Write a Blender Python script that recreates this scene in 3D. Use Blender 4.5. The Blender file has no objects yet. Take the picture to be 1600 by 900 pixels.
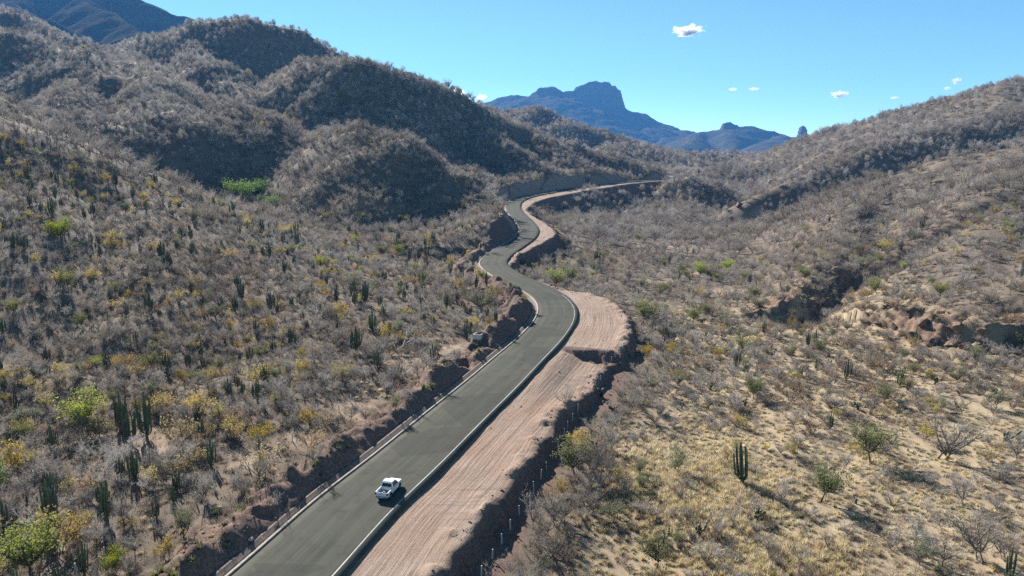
import bpy, bmesh, math, random
import numpy as np
from mathutils import Vector, Matrix

R = math.radians
rng = np.random.default_rng(7)
random.seed(7)
scene = bpy.context.scene
COL = scene.collection

# ------------------------------------------------------------------ camera
F_PX = 1090.0                       # focal length in photo pixels (1600 wide)
CAM_H = 42.0
PITCH = math.atan((450 - 240) / F_PX)
cam_d = bpy.data.cameras.new('camera')
cam_d.sensor_width = 36.0
cam_d.lens = 36.0 * F_PX / 1600.0
cam_d.clip_start = 1.0
cam_d.clip_end = 60000.0
cam = bpy.data.objects.new('camera', cam_d)
cam.location = (0, 0, CAM_H)
cam.rotation_euler = (R(90) - PITCH, 0, 0)
COL.objects.link(cam)
scene.camera = cam

# ------------------------------------------------------------------ light
SUN_EL, SUN_AZ = R(28.8), R(31)       # azimuth: degrees left of straight ahead
sun_vec = Vector((-math.sin(SUN_AZ) * math.cos(SUN_EL), math.cos(SUN_AZ) * math.cos(SUN_EL), math.sin(SUN_EL)))
sun_d = bpy.data.lights.new('sun', 'SUN')
sun_d.energy = 5.0
sun_d.angle = R(0.53)
sun_d.color = (1.0, 0.94, 0.86)
sun = bpy.data.objects.new('sun', sun_d)
sun.rotation_euler = sun_vec.to_track_quat('Z', 'Y').to_euler()
sun.location = (0, 0, 300)
COL.objects.link(sun)

world = bpy.data.worlds.new('World')
scene.world = world
world.use_nodes = True
wn = world.node_tree
bg = wn.nodes['Background']
sky = wn.nodes.new('ShaderNodeTexSky')
sky.sky_type = 'NISHITA'
sky.sun_disc = False
sky.sun_elevation = SUN_EL
sky.sun_rotation = -SUN_AZ
sky.altitude = 3500
sky.air_density = 1.0
sky.dust_density = 0.0
sky.ozone_density = 4.0
tint = wn.nodes.new('ShaderNodeMix')
tint.data_type = 'RGBA'; tint.blend_type = 'MULTIPLY'
tint.inputs[0].default_value = 1.0
tint.inputs[7].default_value = (1.1, 1.29, 1.04, 1)
wn.links.new(sky.outputs[0], tint.inputs[6])
wn.links.new(tint.outputs[2], bg.inputs[0])
bg.inputs[1].default_value = 0.051
vs = scene.view_settings
vs.view_transform = 'Standard'
vs.look = 'None'
vs.exposure = 1.5
vs.gamma = 1.0
vs.use_curve_mapping = False
scene.cycles.max_bounces = 5
scene.cycles.diffuse_bounces = 1
scene.cycles.glossy_bounces = 2
scene.cycles.transmission_bounces = 2
scene.cycles.transparent_max_bounces = 6
scene.cycles.volume_bounces = 1
scene.cycles.use_denoising = False
scene.cycles.adaptive_threshold = 0.006

# ------------------------------------------------------------------ pixel rays
SP, CP = math.sin(PITCH), math.cos(PITCH)
def ray(u, v):
    x = (u - 800.0) / F_PX
    yu = (450.0 - v) / F_PX
    return np.array([x, CP + yu * SP, -SP + yu * CP])
def at_d(u, v, d):
    return np.array([0, 0, CAM_H]) + ray(u, v) * d
def at_z(u, v, z):
    r = ray(u, v)
    return at_d(u, v, (z - CAM_H) / r[2])
def project(P):
    P = np.atleast_2d(P)
    q = P - np.array([0, 0, CAM_H])
    dep = q[:, 1] * CP - q[:, 2] * SP
    up = q[:, 1] * SP + q[:, 2] * CP
    dd = np.where(dep < 1e-3, 1e-3, dep)
    return 800 + F_PX * q[:, 0] / dd, 450 - F_PX * up / dd, dep

# ------------------------------------------------------------------ noise
def _hash(ix, iy, seed):
    n = (ix.astype(np.int64) * 374761393 + iy.astype(np.int64) * 668265263 + seed * 1274126177) & 0xffffffff
    n = ((n ^ (n >> 13)) * 1274126177) & 0xffffffff
    return ((n ^ (n >> 16)) & 0xffff) / 65535.0
def vnoise(x, y, seed=0):
    ix = np.floor(x); iy = np.floor(y)
    fx = x - ix; fy = y - iy
    fx = fx * fx * fx * (fx * (fx * 6 - 15) + 10); fy = fy * fy * fy * (fy * (fy * 6 - 15) + 10)
    a = _hash(ix, iy, seed); b = _hash(ix + 1, iy, seed)
    c = _hash(ix, iy + 1, seed); d = _hash(ix + 1, iy + 1, seed)
    return (a + (b - a) * fx) * (1 - fy) + (c + (d - c) * fx) * fy
def fbm(x, y, scale, octv=4, seed=0, gain=0.5):
    s = np.zeros_like(x, dtype=float); a = 1.0; t = 0.0; f = 1.0 / scale
    for o in range(octv):
        s += a * (vnoise(x * f + 17.3 * o, y * f - 9.1 * o, seed + o * 13) * 2 - 1); t += a
        a *= gain; f *= 2.03
    return s / t
def ridged(x, y, scale, octv=3, seed=0):
    s = np.zeros_like(x, dtype=float); a = 1.0; t = 0.0; f = 1.0 / scale
    for o in range(octv):
        s += a * (1 - np.abs(vnoise(x * f + 5.7 * o, y * f + 3.9 * o, seed + o * 7) * 2 - 1) * 2); t += a
        a *= 0.5; f *= 2.1
    return s / t
def sstep(a, b, x):
    t = np.clip((x - a) / (b - a), 0, 1)
    return t * t * (3 - 2 * t)

# ------------------------------------------------------------------ road centre line
road_px = [  # u, v, z   centre of the asphalt as seen in the photograph
    (449, 898, 0), (557, 790, 0), (633, 725, 0), (718, 648, 0), (772, 600, 0), (812, 562, 0), (846, 530, 0),
    (869, 500, 0), (872, 481, 0.2), (860, 464, 0.4), (836, 450, 0.7), (808, 437, 1.1), (785, 425, 1.5), (771, 412, 2.0),
    (779, 400, 2.6), (798, 387, 3.2), (820, 372, 4.0), (827, 359, 4.8), (820, 346, 5.8), (809, 335, 7.0),
    (802, 324, 8.4), (806, 315, 9.8), (822, 308, 11.0), (860, 300, 12.8), (905, 293, 14.5), (950, 287.5, 16.0),
    (1000, 283, 17.5), (1047, 279.5, 19.0)]
rp = np.array([at_z(u, v, z) for u, v, z in road_px])
d0 = rp[2] - rp[0]; d0 /= np.linalg.norm(d0)
rp = np.vstack([rp[0] - d0 * 45, rp[0] - d0 * 20, rp])
e = rp[-1] - rp[-3]; e /= np.linalg.norm(e)
e2 = np.array([e[0] * .75 - .1, e[1] + .3, 0]); 
rp = np.vstack([rp, rp[-1] + e * 14 + [-2, 2, .3], rp[-1] + e * 24 + [-9, 8, .8], rp[-1] + e * 30 + [-22, 18, 1.2], rp[-1] + e * 32 + [-45, 34, 1.8]])
def catmull(P, step):
    out = []
    Q = np.vstack([2 * P[0] - P[1], P, 2 * P[-1] - P[-2]])
    for i in range(1, len(Q) - 2):
        p0, p1, p2, p3 = Q[i - 1], Q[i], Q[i + 1], Q[i + 2]
        t0 = 0; t1 = np.linalg.norm(p1 - p0) ** .5 + 1e-6; t2 = t1 + np.linalg.norm(p2 - p1) ** .5 + 1e-6; t3 = t2 + np.linalg.norm(p3 - p2) ** .5 + 1e-6
        n = max(2, int(np.linalg.norm(p2 - p1) / step))
        for k in range(n):
            t = t1 + (t2 - t1) * k / n
            A1 = (t1 - t) / (t1 - t0) * p0 + (t - t0) / (t1 - t0) * p1
            A2 = (t2 - t) / (t2 - t1) * p1 + (t - t1) / (t2 - t1) * p2
            A3 = (t3 - t) / (t3 - t2) * p2 + (t - t2) / (t3 - t2) * p3
            B1 = (t2 - t) / (t2 - t0) * A1 + (t - t0) / (t2 - t0) * A2
            B2 = (t3 - t) / (t3 - t1) * A2 + (t - t1) / (t3 - t1) * A3
            out.append((t2 - t) / (t2 - t1) * B1 + (t - t1) / (t2 - t1) * B2)
    out.append(P[-1])
    return np.array(out)
rc = catmull(rp, 0.5)
# smooth and resample evenly
def resample(P, step):
    s = np.concatenate([[0], np.cumsum(np.linalg.norm(np.diff(P, axis=0), axis=1))])
    n = int(s[-1] / step)
    t = np.linspace(0, s[-1], n + 1)
    return np.stack([np.interp(t, s, P[:, k]) for k in range(3)], 1)
rc = resample(rc, 1.0)
ker = np.hanning(19); ker /= ker.sum()
pad_ = 9
rcp = np.vstack([np.repeat(rc[:1], pad_, 0), rc, np.repeat(rc[-1:], pad_, 0)])
rc = np.stack([np.convolve(rcp[:, k], ker, 'valid') for k in range(3)], 1)
rc = resample(rc, 1.0)
rs = np.concatenate([[0], np.cumsum(np.linalg.norm(np.diff(rc, axis=0), axis=1))])
rt = np.gradient(rc, axis=0); rt[:, 2] = 0; rt /= np.linalg.norm(rt, axis=1)[:, None]
rn = np.stack([rt[:, 1], -rt[:, 0], np.zeros(len(rt))], 1)       # to the right of travel
HW = np.interp(rs, [0, 150, 330, 700], [5.5, 5.4, 4.9, 4.9])
def road_coords(x, y):
    """arc length, signed offset (right positive), road height at nearest centre point"""
    sh = x.shape; x = x.ravel(); y = y.ravel()
    S = np.full(len(x), -1.0); O = np.full(len(x), 1e4); Z = np.zeros(len(x))
    m = (x > -130) & (x < 290) & (y > -60) & (y < 800)
    idx = np.nonzero(m)[0]
    step = 3
    sub = rc[::step]
    for c in range(0, len(idx), 60000):
        ii = idx[c:c + 60000]
        d2 = (x[ii, None] - sub[None, :, 0]) ** 2 + (y[ii, None] - sub[None, :, 1]) ** 2
        j = np.argmin(d2, 1) * step
        best = np.full(len(ii), 1e12); bj = j.copy()
        for k in (-2, -1, 0, 1, 2):
            jj = np.clip(j + k, 0, len(rc) - 1)
            q = (x[ii] - rc[jj, 0]) ** 2 + (y[ii] - rc[jj, 1]) ** 2
            b = q < best; best[b] = q[b]; bj[b] = jj[b]
        dx = x[ii] - rc[bj, 0]; dy = y[ii] - rc[bj, 1]
        al = dx * rt[bj, 0] + dy * rt[bj, 1]
        o = dx * rn[bj, 0] + dy * rn[bj, 1]
        O[ii] = np.where(np.abs(al) > 3, np.sign(o) * np.sqrt(best), o)
        S[ii] = rs[bj] + al
        Z[ii] = rc[bj, 2]
    return S.reshape(sh), O.reshape(sh), Z.reshape(sh)

_q = np.array([at_z(812, 377, 3.7), at_z(815, 340, 6.4)])
SB_ = road_coords(_q[:, 0].copy(), _q[:, 1].copy())[0]
# right edge of the dirt bench beside the road, from the photograph
pad_px = [(690, 900, -.6), (740, 833, -.6), (773, 787, -.6), (817, 740, -.6), (857, 680, -.6), (880, 640, -.7), (905, 622, -.9),
          (933, 598, -1.2), (947, 567, -1.3), (972, 549, -.6), (988, 515, -.4), (978, 490, -.2), (950, 465, 0), (930, 459, .2), (890, 452, .5),
          (848, 441, 1.0), (805, 427, 1.4), (806, 408, 1.9), (812, 398, 2.4), (838, 385, 3.2), (868, 366, 4.2), (860, 354, 4.8),
          (836, 339, 6.3), (822, 327, 8), (830, 319, 9.3), (850, 312, 10.8), (900, 301, 13.4), (950, 296, 15.4), (1000, 290, 17), (1050, 285, 18.6)]
pw = np.array([at_z(*p) for p in pad_px])
ps, po, _ = road_coords(pw[:, 0].copy(), pw[:, 1].copy())
o_ = np.argsort(ps); ps = ps[o_]; po = po[o_]
ps_m = ps < 455
ps = np.concatenate([ps[ps_m], [470, 500, 540, 600, 660]]); po = np.concatenate([po[ps_m], [13, 16, 18, 17, 10]])
def pad_width(S):
    return np.interp(S, ps, po)

# ------------------------------------------------------------------ natural ground
ctrl = []
for u, v, d in [(0, 890, 70), (0, 700, 102), (0, 500, 136), (0, 400, 163), (0, 300, 204), (0, 166, 294),
                (-150, 500, 140), (-150, 300, 215), (-120, 108, 298),
                (100, 600, 119), (100, 500, 141), (100, 420, 165), (100, 330, 203), (60, 196, 288), (130, 228, 283),
                (200, 890, 70), (200, 700, 98), (200, 550, 134), (200, 400, 187), (200, 330, 228), (200, 268, 278),
                (300, 450, 177), (300, 380, 219), (300, 318, 276),
                (400, 760, 87), (400, 600, 122), (400, 450, 189), (400, 400, 224), (400, 348, 278),
                (500, 520, 158), (500, 440, 208), (500, 380, 276), (600, 500, 172), (600, 404, 274), (700, 480, 188), (690, 418, 265), (760, 470, 196), (780, 440, 228),
                ]:
    ctrl.append(at_d(u, v, d) - [0, 0, 1.0])
for u, v, z in [(700, 895, -3), (900, 890, -3.6), (1200, 890, -3.2), (1590, 890, -2), (1000, 700, -3.8), (1300, 700, -3.2), (1590, 700, -1),
                (1050, 560, -3.8), (1300, 580, -3), (1590, 580, 0), (880, 640, -3.4), (980, 570, -3.8), (1000, 500, -4), (1100, 480, -4.4), (1220, 490, -3.4), (960, 440, -4.0),
                (900, 420, -4), (860, 412, -3.5), (1100, 420, -6), (1010, 400, -4), (900, 385, -4), (1150, 380, -6), (1000, 350, -5), (880, 345, -3), (860, 335, -2),
                (950, 330, -4), (1080, 330, -6), (1130, 340, -6), (1160, 330, -5)]:
    ctrl.append(at_z(u, v, z))
for p in [(-300, 330, 70), (-420, 200, 95), (-120, 20, 8), (-300, 60, 50), (0, 20, 0), (120, 20, -3), (300, 60, 6), (320, 160, 14),
          (-190, 345, 16), (-110, 335, 7), (-60, 325, 3), (-25, 318, 2), (-260, 400, 22), (-150, 420, 12), (-110, 400, 9), (-130, 500, 22), (-200, 400, 18),
          (60, 640, 6), (140, 560, 0), (180, 520, -2), (0, 420, 5), (-30, 480, 9), (-15, 560, 11), (180, 660, 10), (240, 640, 4),
          (220, 480, 2), (300, 560, 6), (150, 800, 20), (300, 800, 12), (-300, 800, 60), (600, 500, 40), (600, 900, 40), (250, 1100, 22), (330, 1100, 18),
          (0, 1300, 30), (600, 1500, 30), (-1000, 1500, 120), (1500, 1500, 90), (0, 3000, 30), (1000, 3000, 30), (-2500, 3000, 150), (3000, 3000, 120),
          (-1500, 100, 180), (1500, 100, 140), (0, -300, -2), (-600, -300, 60), (600, -300, 30), (0, 7000, 60), (6000, 7000, 100), (-6000, 7000, 150)]:
    ctrl.append(np.array(p, float))
ctrl = np.array(ctrl)
def _rbf_fit(C):
    n = len(C); D = np.hypot(C[:, None, 0] - C[None, :, 0], C[:, None, 1] - C[None, :, 1])
    A = np.zeros((n + 3, n + 3)); A[:n, :n] = -D + np.eye(n) * 1.5      # a little smoothing
    P = np.c_[np.ones(n), C[:, :2] / 1000]; A[:n, n:] = P; A[n:, :n] = P.T
    return np.linalg.solve(A, np.r_[C[:, 2], 0, 0, 0])
_w = _rbf_fit(ctrl)
def rbf(x, y):
    z = _w[-3] + _w[-2] * x / 1000 + _w[-1] * y / 1000
    for (cx, cy, _), w in zip(ctrl, _w[:-3]):
        z -= w * np.sqrt((x - cx) ** 2 + (y - cy) ** 2 + 36.0)
    return z

def ridge_pts(L, drop=3.5):
    return np.array([at_d(u, v, d) - [0, 0, drop] for u, v, d in L])
# every ridge: points (u, v, depth), slope, rounding radius
ridges = [
    # near left slope, its crest falling towards the road bend
    (ridge_pts([(-250, 60, 300), (-120, 108, 300), (0, 166, 296), (60, 196, 290), (130, 228, 285), (200, 268, 280), (300, 318, 278), (400, 348, 280), (500, 378, 280), (600, 402, 278)], 2.5), .66, 16),
    # dome-shaped spur above the first bends
    (ridge_pts([(470, 225, 560), (520, 197, 490), (552, 188, 450), (620, 218, 430), (700, 264, 405), (760, 300, 380), (797, 322, 362)]), .95, 24),
    (ridge_pts([(552, 190, 450), (560, 235, 410), (590, 290, 375)]), .85, 22),
    # long ridge behind it, falling to the right above the road cut
    (ridge_pts([(420, 135, 800), (470, 105, 720), (520, 87, 680), (560, 88, 660), (640, 115, 680), (720, 150, 700), (800, 187, 720), (880, 220, 700), (960, 247, 680), (1020, 262, 655)]), .92, 24),
    (ridge_pts([(560, 90, 660), (590, 150, 600), (650, 205, 560), (715, 246, 540), (780, 272, 520)]), .95, 16),
    (ridge_pts([(700, 143, 695), (760, 200, 640), (840, 246, 590), (890, 268, 560)]), .92, 16),
    (ridge_pts([(820, 196, 715), (880, 236, 650), (930, 262, 610)]), .92, 16),
    # big hill with the highest near summit
    (ridge_pts([(60, 90, 1150), (190, 72, 1000), (250, 52, 950), (330, 35, 920), (390, 28, 900), (450, 44, 900), (520, 80, 900), (600, 130, 950)]), .95, 28),
    # spurs coming down from it
    (ridge_pts([(205, 74, 940), (190, 95, 760), (255, 108, 640), (340, 150, 560), (420, 182, 510), (466, 212, 480)]), 1.02, 20),
    (ridge_pts([(255, 108, 640), (245, 140, 560), (250, 168, 500)]), .95, 22),
    (ridge_pts([(80, 178, 460), (130, 176, 480), (180, 188, 455), (235, 170, 500), (285, 186, 470), (335, 186, 515), (400, 204, 490), (455, 226, 485)]), 1.02, 16),
    (ridge_pts([(190, 95, 760), (130, 120, 640), (90, 150, 540), (70, 172, 480)]), .92, 20),
    (ridge_pts([(300, 42, 930), (330, 90, 780), (370, 128, 690), (420, 150, 640)]), 1.0, 18),
    # hills at the left edge
    (ridge_pts([(-250, 0, 900), (-100, 20, 820), (0, 50, 760), (60, 58, 740), (110, 70, 700), (175, 116, 640)]), .92, 22),
    (ridge_pts([(-300, 0, 1150), (-60, 0, 1080), (20, 18, 1040), (60, 38, 1000), (110, 58, 960)]), .7, 22),
    # right hill: far ridge
    (ridge_pts([(2000, 40, 640), (1800, 84, 650), (1600, 128, 680), (1480, 158, 760), (1330, 198, 880), (1260, 220, 960), (1180, 241, 1050), (1110, 256, 1150)]), .46, 30),
    (ridge_pts([(1640, 150, 560), (1560, 176, 555), (1450, 207, 545), (1350, 237, 530), (1260, 275, 510), (1185, 303, 495)]), .80, 12),
    (ridge_pts([(1480, 160, 760), (1400, 195, 690), (1330, 225, 640)]), .6, 14),
    # right hill: near spur with its rocky foot
    (ridge_pts([(1900, 140, 330), (1750, 172, 340), (1600, 210, 360), (1500, 240, 380), (1400, 268, 400), (1300, 300, 420), (1220, 326, 435), (1160, 346, 445)]), .62, 10),
    (ridge_pts([(1600, 212, 360), (1570, 300, 270), (1540, 400, 205), (1520, 460, 178)], 2), .55, 10),
    (ridge_pts([(1400, 270, 400), (1340, 340, 310), (1290, 410, 240), (1262, 452, 206)], 2), .50, 8),
    (ridge_pts([(1500, 242, 380), (1450, 330, 300), (1420, 400, 240), (1400, 455, 200)], 2), .50, 8),
    (ridge_pts([(1800, 330, 200), (1700, 400, 180), (1620, 440, 168)], 1), .50, 10),
    # ridges beyond the road's end
    (ridge_pts([(700, 150, 1500), (790, 176, 1400), (832, 168, 1350), (880, 186, 1300), (960, 214, 1250), (1050, 236, 1200), (1130, 250, 1150)], 4), .6, 30),
    (ridge_pts([(960, 222, 1050), (1020, 232, 1000), (1080, 244, 960), (1120, 256, 930)], 4), .6, 20),
    (ridge_pts([(1052, 281, 600), (1095, 280, 590), (1135, 287, 580), (1165, 303, 572)], 2.5), 1.0, 6),
    (ridge_pts([(1030, 240, 1180), (1090, 237, 1150), (1150, 236, 1130), (1215, 236, 1120)], 5), .4, 25),
    (ridge_pts([(1030, 265, 700), (1080, 268, 720), (1140, 262, 760), (1200, 258, 800)], 3), .35, 20),
]
gullies = [   # carved water courses: points (u, v, depth), depth of cut, width
    ([(1560, 335, 262), (1470, 372, 250), (1400, 402, 240), (1335, 428, 228), (1290, 452, 212), (1245, 482, 190)], 5.5, 5.5),
    ([(1600, 262, 330), (1500, 290, 335), (1420, 318, 330), (1330, 360, 300)], 4.5, 8.0),
    ([(1150, 350, 470), (1250, 310, 470), (1400, 262, 470), (1560, 215, 460)], 6.0, 14.0),
    ([(100, 560, 135), (150, 470, 175), (170, 380, 215), (150, 310, 245)], 4.0, 10.0),
    ([(330, 560, 135), (370, 470, 180), (380, 410, 220)], 3.0, 9.0),
]
gullies = [(np.array([at_d(*q) for q in L]), a_, w_) for L, a_, w_ in gullies]
scarps = [    # broken rock steps on the right slope
    ([(1355, 506, 0), (1380, 514, 0), (1420, 530, 0), (1470, 545, 0), (1520, 553, 0), (1570, 558, 0), (1660, 565, 0)], 4.4, 22),
    ([(1225, 482, 0), (1262, 480, 0), (1295, 470, 0), (1325, 450, 0)], 3.0, 12),
]
scarps = [(np.array([at_z(u, v, -1.5) for u, v, _ in L]), a_, w_) for L, a_, w_ in scarps]
def poly_dist(P, x, y):
    best = np.full(x.shape, 1e9); sg = np.zeros(x.shape)
    for i in range(len(P) - 1):
        a, b = P[i, :2], P[i + 1, :2]; ab = b - a
        t = np.clip(((x - a[0]) * ab[0] + (y - a[1]) * ab[1]) / (ab ** 2).sum(), 0, 1)
        d = np.hypot(x - a[0] - t * ab[0], y - a[1] - t * ab[1])
        m = d < best; best = np.where(m, d, best)
        sg = np.where(m, np.sign(ab[0] * (y - a[1]) - ab[1] * (x - a[0])), sg)
    return best, sg
def natural(x, y):
    base = rbf(x, y)
    far = sstep(60, 500, np.hypot(x, y))
    warpx = x + fbm(x, y, 90, 3, 51) * 14 * far; warpy = y + fbm(x, y, 90, 3, 77) * 14 * far
    z = base
    for P, slope, rad in ridges:
        zr = np.full(x.shape, -1e4)
        for i in range(len(P) - 1):
            a, b = P[i], P[i + 1]
            ab = b[:2] - a[:2]; L2 = (ab ** 2).sum()
            t = np.clip(((warpx - a[0]) * ab[0] + (warpy - a[1]) * ab[1]) / L2, 0, 1)
            dd = np.hypot(warpx - a[0] - t * ab[0], warpy - a[1] - t * ab[1])
            zz = a[2] + (b[2] - a[2]) * t - slope * (np.sqrt(dd * dd + rad * rad) - rad)
            zr = np.maximum(zr, zz)
        k = 5.0
        h = np.clip(0.5 + 0.5 * (zr - z) / k, 0, 1)
        z = z + (zr - z) * h + k * h * (1 - h) * .5
    hill = sstep(5, 40, z - np.minimum(base, z) + np.maximum(base - 5, 0) * .5)
    z = z + ridged(warpx, warpy, 120, 3, 5) * 7 * hill * far + fbm(x, y, 30, 3, 9) * (0.7 + 1.6 * hill * far) + fbm(x, y, 6, 2, 19) * .28
    for P, a_, w_ in gullies:
        d, _ = poly_dist(P, x + fbm(x, y, 18, 2, 141) * 5, y + fbm(x, y, 18, 2, 143) * 5)
        z = z - a_ * np.exp(-(d / w_) ** 2)
    for P, a_, w_ in scarps:
        wob = fbm(x, y, 9, 3, 151) * 4 + fbm(x, y, 3, 2, 153) * 1.4
        d, sg = poly_dist(P, x, y + wob)
        d = d * sg
        blk = .55 + .6 * np.clip(fbm(x, y, 8, 3, 157) + .4, 0, 1)
        z = z + a_ * blk * sstep(-.3, 2.0, d) * np.exp(-np.maximum(d, 0) / w_) + (ridged(x, y, 5, 3, 159) * 1.6 + fbm(x, y, 1.8, 2, 161) * .8) * np.exp(-((d - 4) / 7) ** 2)
    return z

# ditches and a rough excavation beside the road
def graded(x, y, nat):
    S, O, Z = road_coords(x, y)
    near = O < 9e3
    S = np.where(near, S, 0)
    hw = np.interp(S, rs, HW)
    pwid = pad_width(S)
    pwn = pwid + fbm(x, y, 6, 4, 33, .65) * 2.0
    rough = fbm(x, y, 7, 3, 41); fine = fbm(x, y, 2.2, 2, 43)
    # right side: bench of graded dirt, then a steep face down to the natural ground
    padz = Z - 0.42 - 0.02 * np.clip(O - hw, 0, 40) + rough * .10
    low = sstep(90, 118, S) * (1 - sstep(134 + rough * 1.0 + fbm(x, y, 2.0, 2, 47) * 1.0, 135.3 + rough * 1.0 + fbm(x, y, 2.0, 2, 47) * 1.0, S)) * sstep(hw + 1, hw + 7, O)     # lower platform before the culvert step
    padz = padz - 1.5 * low
    ruts = ridged(S * .12 + 40, O * 1.0, 1.8, 2, 71) * .12
    padz = padz + ruts + np.clip(fbm(x, y, 2.6, 3, 73) + .1, 0, 1) * 1.3 * np.exp(-((O - pwn + 1.3) / 1.1) ** 2) * (S < 300)      # spoil along the outer edge
    tr0 = 134.5 + rough * 1.2 - (O - 12) * .12
    padz = padz - .7 * np.exp(-((S - tr0 + 1.2) / 1.2) ** 2) * sstep(hw + 1.0, hw + 2.5, O) * (.6 + fine)     # ditch at the foot of the step
    k_fill = np.where(S > 330, .85, 2.3) + rough * .5
    dR = np.maximum(O - pwn, 0)
    zr = np.clip(nat, padz - dR * k_fill, padz + dR * 0.9)
    # left side: gutter, bank of dug earth, natural ground
    far = sstep(300, 340, S)
    ditch = hw + 1.7
    dL = np.maximum(-O - ditch, 0)
    lump = np.clip(.45 + fbm(x, y, 7, 3, 61) * 1.5, 0.05, 1.25)
    bankw = 2.2 + 1.6 * lump
    bank = (1.0 + 2.3 * lump + .9 * np.abs(fine)) * sstep(0, 1, dL / bankw) * (1 - sstep(bankw, bankw + 5.5, dL)) * (1 - far) * sstep(60, 75, S + 40)
    sA = SB_[0]; sB = SB_[1]
    cut2 = sstep(sA - 25, sA, S) * (1 - sstep(sB, sB + 25, S))
    nat = np.where((O < 0) & (cut2 > 0), np.maximum(nat, Z + (8.0 + rough) * cut2 * sstep(0, 6, dL) * (1 - sstep(10, 40, dL))), nat)
    cutb = sstep(440, 500, S) * (1 - sstep(640, 680, S))
    nat = np.where((O < 0) & (cutb > 0), np.maximum(nat, Z + (9.0 + 1.0 * rough) * cutb * sstep(0, 9, dL) * (1 - sstep(16, 75, dL)) + rough * .3), nat)
    zl = np.clip(nat, Z - .25 - dL * 1.1, Z - .05 + dL * (1.25 + .25 * rough))
    zl = np.maximum(zl, np.minimum(Z - .1 + bank - .7 * np.maximum(dL - bankw - 3, 0) + fine * .5 * (dL > 0), Z - .05 + dL * (1.6 + .7 * fine)))
    # pits and a tall spoil heap on the left
    def spot(s0, o0, a, b): return np.exp(-((S - s0) / a) ** 2 - ((O - o0) / b) ** 2)
    open_ = spot(121, -11.5, 11, 4.5)
    zl = zl * (1 - open_ * .9) + (Z - .2 + rough * .25) * open_ * .9
    zl = zl - 1.7 * sstep(.35, .6, spot(115, -11, 4.5, 3.2)) - 1.3 * sstep(.4, .6, spot(129, -11.5, 4, 2.6)) + 1.5 * spot(107, -12, 4, 3) + .9 * spot(122, -9.6, 2.5, 1.5)
    zl = zl + sstep(0, 2.2, dL) * (1.6 * spot(173, -11.5, 8, 3.6) + 1.6 * spot(158, -10.8, 4, 2.6) + 1.6 * spot(146, -11.5, 5, 3) + 1.3 * spot(186, -11.5, 7, 4) + 2.2 * spot(201, -12.5, 9, 4.5)) * (1 + .35 * fine)
    zl = zl + fbm(x, y, 1.7, 2, 63) * .6 * sstep(.2, 1.5, dL) * (1 - sstep(7, 11, dL)) * (1 - far)
    z = np.where(O > 0, zr, zl)
    on = np.abs(O) < hw + .02
    z = np.where(O > 0, np.where(O < hw, Z - .3, z), np.where(-O < ditch, Z - .45, z))
    z = np.where(near & (np.abs(O) < 75) & (S < rs[-1] - 1) & (S > 1), z, nat)
    return z, S, O, near

# ------------------------------------------------------------------ the ground sheet
def axis(core0, core1, step, grow, cap, lo, hi, mid=None):
    c = list(np.arange(core0, core1 + 1e-6, step))
    if mid:
        while c[-1] < mid[0]: c.append(c[-1] + min(mid[1], (c[-1] - c[-2]) * 1.03))
    s = c[-1] - c[-2]
    while c[-1] < hi:
        s = min(cap, s * grow); c.append(c[-1] + s)
    s = step
    pre = [c[0]]
    while pre[-1] > lo:
        s = min(cap, s * grow); pre.append(pre[-1] - s)
    return np.array(pre[:0:-1] + c)
gx = axis(-72, 128, .55, 1.022, 80, -7000, 7000)
gy = axis(48, 262, .55, 1.03, 120, -250, 14000, (690, 1.7))
GX, GY = np.meshgrid(gx, gy)
NAT = natural(GX, GY)
GZ, GS, GO, GN = graded(GX, GY, NAT)

def fast_mesh(name, co, faces, smooth=False):
    """faces: (n,k) int array, or list of such arrays"""
    if not isinstance(faces, list): faces = [faces]
    faces = [np.asarray(f, dtype=np.int32) for f in faces if len(f)]
    me = bpy.data.meshes.new(name)
    co = np.asarray(co, dtype=np.float32)
    me.vertices.add(len(co)); me.vertices.foreach_set('co', co.ravel())
    loops = np.concatenate([f.ravel() for f in faces])
    tot = np.concatenate([np.full(len(f), f.shape[1], dtype=np.int32) for f in faces])
    start = np.concatenate([[0], np.cumsum(tot)[:-1]]).astype(np.int32)
    me.loops.add(len(loops)); me.loops.foreach_set('vertex_index', loops)
    me.polygons.add(len(tot)); me.polygons.foreach_set('loop_start', start)
    me.polygons.foreach_set('loop_total', tot)
    if smooth: me.polygons.foreach_set('use_smooth', np.ones(len(tot), dtype=bool))
    me.update(calc_edges=True)
    return me
def grid_faces(ny, nx):
    i = np.arange(ny * nx).reshape(ny, nx)
    return np.stack([i[:-1, :-1].ravel(), i[:-1, 1:].ravel(), i[1:, 1:].ravel(), i[1:, :-1].ravel()], 1)
def add_attr(me, name, val):
    a = me.attributes.new(name, 'FLOAT', 'POINT'); a.data.foreach_set('value', np.asarray(val, dtype=np.float32).ravel())
def link(name, me, mat=None, parent=None, kind=None, label=None, cat=None, group=None, loc=None):
    o = bpy.data.objects.new(name, me)
    if mat is not None and me is not None and len(me.materials) == 0: me.materials.append(mat)
    COL.objects.link(o)
    if parent is not None: o.parent = parent
    if loc is not None: o.location = loc
    if kind: o['kind'] = kind
    if label: o['label'] = label
    if cat: o['category'] = cat
    if group: o['group'] = group
    return o
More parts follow.
